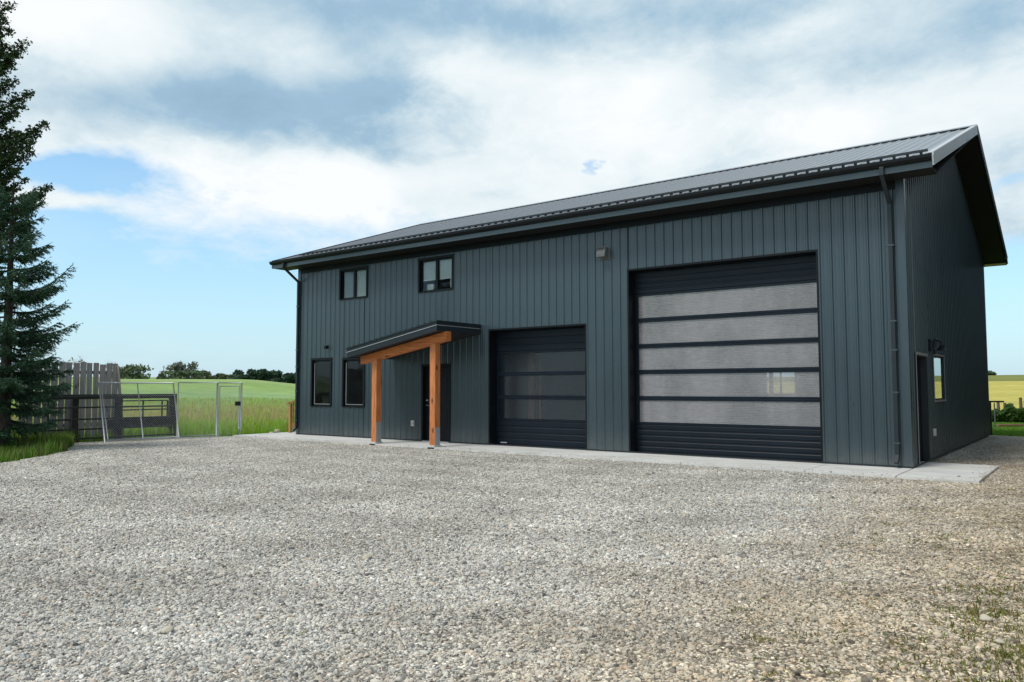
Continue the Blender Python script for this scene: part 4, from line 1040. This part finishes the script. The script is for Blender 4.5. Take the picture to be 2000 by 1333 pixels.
def pick_polar(u0, u1, d0, d1, pw=1.0):
    def f(n):
        u = rng.uniform(u0, u1, n); dd = d0+(d1-d0)*rng.uniform(0, 1, n)**pw
        x = (u-1000)/FPX; D = _f[None]+RT[None]*x[:, None]; D[:, 2] = 0; D /= np.linalg.norm(D, axis=1)[:, None]
        P = CAM[None]+D*dd[:, None]; P[:, 2] = land_height(P[:, 0], P[:, 1])[0]; return P
    return f
nobld = lambda P: ~((P[:, 0] > -.2) & (P[:, 0] < LX+.2) & (P[:, 1] > -.2) & (P[:, 1] < WY+.3))
P = spread(95000, pick_polar(-80, 640, 24.0, 78, 1.9), lambda P: nobld(P) & (P[:, 0] < -1.2))
dd = np.hypot(P[:, 0]-CAM[0], P[:, 1]-CAM[1]); nz_ = .75+.35*np.sin(P[:, 0]*1.7)*np.sin(P[:, 1]*1.3)
colg = np.where((rng.uniform(0, 1, (len(P), 1)) < sstep(28.5, 42, dd)[:, None]*.72*(1-.6*sstep(50, 78, dd)[:, None])), tuftcol(len(P), (.50, .40, .20)), tuftcol(len(P), (.30, .50, .035)))
hgt = rng.uniform(.22, .52, len(P))*nz_*(1-.35*sstep(34, 75, dd))
g = blades('tall_grass', P, hgt, rng.uniform(.006, .014, len(P)), colg, np.array([.50, .42, .25]), .35, .3); tag(g, kind='stuff')
# grass under the spruce, spilling on to the gravel
def pick_patch(n):
    x = rng.uniform(-6, 7, n); y = rng.uniform(-20, -5.6, n); return np.stack([x, y, np.full(n, -.07)], 1)
P = spread(90000, pick_patch, lambda P: (np.hypot(P[:, 0]-CAM[0], P[:, 1]-CAM[1]) < 28))
colg = np.where(rng.uniform(0, 1, (len(P), 1)) < .25, tuftcol(len(P), (.18, .17, .06)), tuftcol(len(P), (.11, .21, .024)))
hump = np.clip(.5+.5*np.sin(P[:, 0]*2.1+1)*np.sin(P[:, 1]*1.8), 0, 1)
g = blades('rough_grass', P, rng.uniform(.08, .24, len(P))*(1+1.0*hump)*np.where(P[:, 1] > -8.2, 1.25, .8), rng.uniform(.005, .011, len(P)), colg, np.array([.3, .28, .14]), .5, .1); tag(g, kind='stuff')
# lawn on the right
P = spread(60000, pick_polar(1880, 2150, 29, 44), nobld)
g = blades('lawn_grass', P, rng.uniform(.03, .075, len(P)), rng.uniform(.008, .014, len(P)), tuftcol(len(P), (.15, .30, .035), .12), None, .6); tag(g, kind='stuff')
# weeds in the gravel: small tufts, thick towards the right
cx_ = []
for _ in range(1150):
    u = 2150-rng.exponential(290); v = rng.uniform(935, 1420)
    lim = 1480-(v-935)*.35
    if u < lim and rng.uniform() > .05: continue
    q = ground(u, v); cx_.append((q[0], q[1], rng.uniform(.35, 1.0)*(1.25 if u > 1850 and v > 1150 else .7)))
for u, v, s_ in ((575, 1240, .9), (690, 1235, .8), (1180, 1300, .7), (1905, 1190, 1.5), (1990, 1310, 1.9), (1975, 1280, 1.6), (1560, 1245, 1.1), (1470, 1250, 1.0), (1710, 1055, 1.2), (1850, 1050, 1.1), (1790, 1290, 1.2), (1745, 1245, 1.), (865, 888, .6), (1270, 905, .6), (1718, 938, .8), (1960, 935, .9), (1970, 958, 1.)):
    q = ground(u, v); cx_.append((q[0], q[1], s_))
Ps = []; Hs = []
for x, y, s_ in cx_:
    if not (x < LX-.0 and y > -1.55) and not (x < 19.55 and -1.6 < y < 1.6):
        n = int(16*s_)+5; Ps.append(np.stack([rng.normal(x, .05*s_, n), rng.normal(y, .05*s_, n), np.full(n, -.045)], 1)); Hs.append(rng.uniform(.014, .045, n)*s_)
P = np.concatenate(Ps); Hh = np.concatenate(Hs)
colg = np.where(rng.uniform(0, 1, (len(P), 1)) < .45, tuftcol(len(P), (.22, .18, .06)), tuftcol(len(P), (.16, .19, .035)))
g = blades('gravel_weeds', P, Hh, rng.uniform(.003, .007, len(P)), colg, None, 1.6); tag(g, kind='stuff')

# ------------------------------------------------------------------ gravel stones: points carrying small irregular pebbles
def stone_points():
    out = []
    def ring(n, d0, d1, u0=-160, u1=2160):
        u = rng.uniform(u0, u1, n); dd = np.sqrt(rng.uniform(d0**2, d1**2, n)); x = (u-1000)/FPX
        D = _f[None]+RT[None]*x[:, None]; D[:, 2] = 0; D /= np.linalg.norm(D, axis=1)[:, None]; P = CAM[None]+D*dd[:, None]; return P
    area = lambda a, b: .5*(b*b-a*a)*1.33
    for a, b, den in ((3.4, 6, 4400), (6, 8, 3600), (8, 10, 2300), (10, 12.5, 1150), (12.5, 16, 520), (16, 22, 160)):
        out.append(ring(int(area(a, b)*den), a, b))
    P = np.concatenate(out)
    ok = in_yard(P[:, 0], P[:, 1]) & ~((P[:, 0] < LX+.03) & (P[:, 1] > -1.52)) & ~((P[:, 0] < 19.52) & (P[:, 1] > -1.54) & (P[:, 1] < 1.57))
    P = P[ok]
    dirt = (P[:, 0]-18.2)*.22+.22*np.sin(P[:, 0]*2.3+P[:, 1]*1.1)*np.sin(P[:, 1]*1.9-P[:, 0]*.7)+.15*np.sin(P[:, 0]*6+P[:, 1]*4)
    return P[rng.uniform(0, 1, len(P)) > np.clip(dirt*1.3, 0, .72)]
P = stone_points()
ns = 1500; Q = np.stack([rng.uniform(-1.2, 19.4, ns), -1.5+rng.exponential(.10, ns), np.full(ns, .04)], 1); Q = Q[(Q[:, 1] < -.4)]
ns = 260; Q2 = np.stack([19.5-rng.exponential(.09, ns), rng.uniform(-1.5, 1.5, ns), np.full(ns, .04)], 1); Q2 = Q2[Q2[:, 0] > 18.4]
strewn = np.concatenate([Q, Q2]); P = np.concatenate([P, strewn]); n = len(P)
size = np.clip(rng.lognormal(-4.92, .42, n), .0035, .024); P[:, 2] = np.where(P[:, 2] == .04, 0.0, -.04)+size*.15; size[-len(strewn):] *= .8
me = bpy.data.meshes.new('gravel_stones'); me.vertices.add(n); me.vertices.foreach_set('co', P.astype(np.float32).ravel())
a = me.attributes.new('size', 'FLOAT', 'POINT'); a.data.foreach_set('value', size.astype(np.float32))
a = me.attributes.new('turn', 'FLOAT_VECTOR', 'POINT'); a.data.foreach_set('vector', np.stack([rng.normal(0, .35, n), rng.normal(0, .35, n), rng.uniform(0, 6.28, n)], 1).astype(np.float32).ravel())
a = me.attributes.new('kind_no', 'INT', 'POINT'); a.data.foreach_set('value', rng.integers(0, 4, n).astype(np.int32))
a = me.attributes.new('shape', 'FLOAT_VECTOR', 'POINT'); a.data.foreach_set('vector', np.stack([rng.uniform(.8, 1.5, n), rng.uniform(.75, 1.1, n), rng.uniform(.5, .85, n)], 1).astype(np.float32).ravel())
me.materials.append(STONE)
go = bpy.data.objects.new('gravel_stones', me); C.objects.link(go); tag(go, kind='stuff')
ng = bpy.data.node_groups.new('scatter_stones', 'GeometryNodeTree'); ng.interface.new_socket('Geometry', in_out='INPUT', socket_type='NodeSocketGeometry'); ng.interface.new_socket('Geometry', in_out='OUTPUT', socket_type='NodeSocketGeometry')
gi = ng.nodes.new('NodeGroupInput'); gout = ng.nodes.new('NodeGroupOutput'); iop = ng.nodes.new('GeometryNodeInstanceOnPoints'); ng.links.new(gi.outputs[0], iop.inputs['Points'])
jn = ng.nodes.new('GeometryNodeJoinGeometry')
for k_ in range(4):
    ico = ng.nodes.new('GeometryNodeMeshIcoSphere'); ico.inputs['Radius'].default_value = 1.0; ico.inputs['Subdivisions'].default_value = 2
    sp_ = ng.nodes.new('GeometryNodeSetPosition'); nzn = ng.nodes.new('ShaderNodeTexNoise'); nzn.noise_dimensions = '4D'; nzn.inputs['Scale'].default_value = .75; nzn.inputs['W'].default_value = k_*3.3+.7; nzn.inputs['Detail'].default_value = 1
    sub = ng.nodes.new('ShaderNodeVectorMath'); sub.operation = 'SUBTRACT'; sub.inputs[1].default_value = (.5, .5, .5); ng.links.new(nzn.outputs['Color'], sub.inputs[0])
    scl = ng.nodes.new('ShaderNodeVectorMath'); scl.operation = 'SCALE'; scl.inputs['Scale'].default_value = 1.5; ng.links.new(sub.outputs[0], scl.inputs[0])
    ng.links.new(ico.outputs['Mesh'], sp_.inputs['Geometry']); ng.links.new(scl.outputs[0], sp_.inputs['Offset'])
    sm = ng.nodes.new('GeometryNodeSetMaterial'); sm.inputs['Material'].default_value = STONE; ng.links.new(sp_.outputs[0], sm.inputs['Geometry'])
    g2i = ng.nodes.new('GeometryNodeGeometryToInstance'); ng.links.new(sm.outputs[0], g2i.inputs[0]); ng.links.new(g2i.outputs[0], jn.inputs[0])
ng.links.new(jn.outputs[0], iop.inputs['Instance']); iop.inputs['Pick Instance'].default_value = True
def named(nm, ty):
    q = ng.nodes.new('GeometryNodeInputNamedAttribute'); q.data_type = ty; q.inputs['Name'].default_value = nm; return q.outputs['Attribute']
ng.links.new(named('kind_no', 'INT'), iop.inputs['Instance Index'])
e2r = ng.nodes.new('FunctionNodeEulerToRotation'); ng.links.new(named('turn', 'FLOAT_VECTOR'), e2r.inputs[0]); ng.links.new(e2r.outputs[0], iop.inputs['Rotation'])
ms = ng.nodes.new('ShaderNodeVectorMath'); ms.operation = 'SCALE'; ng.links.new(named('shape', 'FLOAT_VECTOR'), ms.inputs[0]); ng.links.new(named('size', 'FLOAT'), ms.inputs['Scale']); ng.links.new(ms.outputs[0], iop.inputs['Scale'])
ng.links.new(iop.outputs[0], gout.inputs[0])
go.modifiers.new('scatter', 'NODES').node_group = ng

# larger stones lying loose
import bmesh
def rock(u, v, r, label, z=-.04):
    bm = bmesh.new(); bmesh.ops.create_icosphere(bm, subdivisions=3, radius=1)
    ph = rng.uniform(0, 6, 3)
    for vt in bm.verts:
        c = vt.co; k_ = 1+.14*sin(c.x*3+ph[0])*cos(c.y*2.5+ph[1])+.10*sin(c.z*4+c.x*2+ph[2])+.03*sin(c.x*11+c.y*9); vt.co = Vector((c.x*k_*1.2, c.y*k_, c.z*k_*.72))
    m_ = bpy.data.meshes.new('rock'); bm.to_mesh(m_); bm.free(); m_.shade_smooth(); m_.materials.append(ROCK)
    o = bpy.data.objects.new('rock', m_); C.objects.link(o); p = ground(u, v, z); o.location = (p[0], p[1], z+r*.45); o.scale = (r, r, r); o.rotation_euler = (0, 0, rng.uniform(0, 6))
    tag(o, label, 'rock', 'loose stones on the gravel')
rock(716, 1093, .040, 'cream egg-shaped stone alone on the grey gravel in the middle of the yard')
rock(327, 1236, .034, 'grey-brown stone low on the left of the gravel')
rock(994, 1105, .026, 'small pale stone lying right of the cream egg-shaped one')
rock(158, 1030, .030, 'small stone out on the left of the yard')
rock(1697, 1125, .036, 'flat pinkish stone among thin weeds on the right')
rock(1925, 1214, .036, 'pale stone beside the green tuft on the right')
rock(1953, 1258, .024, 'bluish stone near the lower right corner')
rock(541, 846, .11, 'biggest pale rock at the grass edge by the left end of the concrete')
rock(530, 848, .07, 'smaller pale rock left of the biggest one by the concrete')
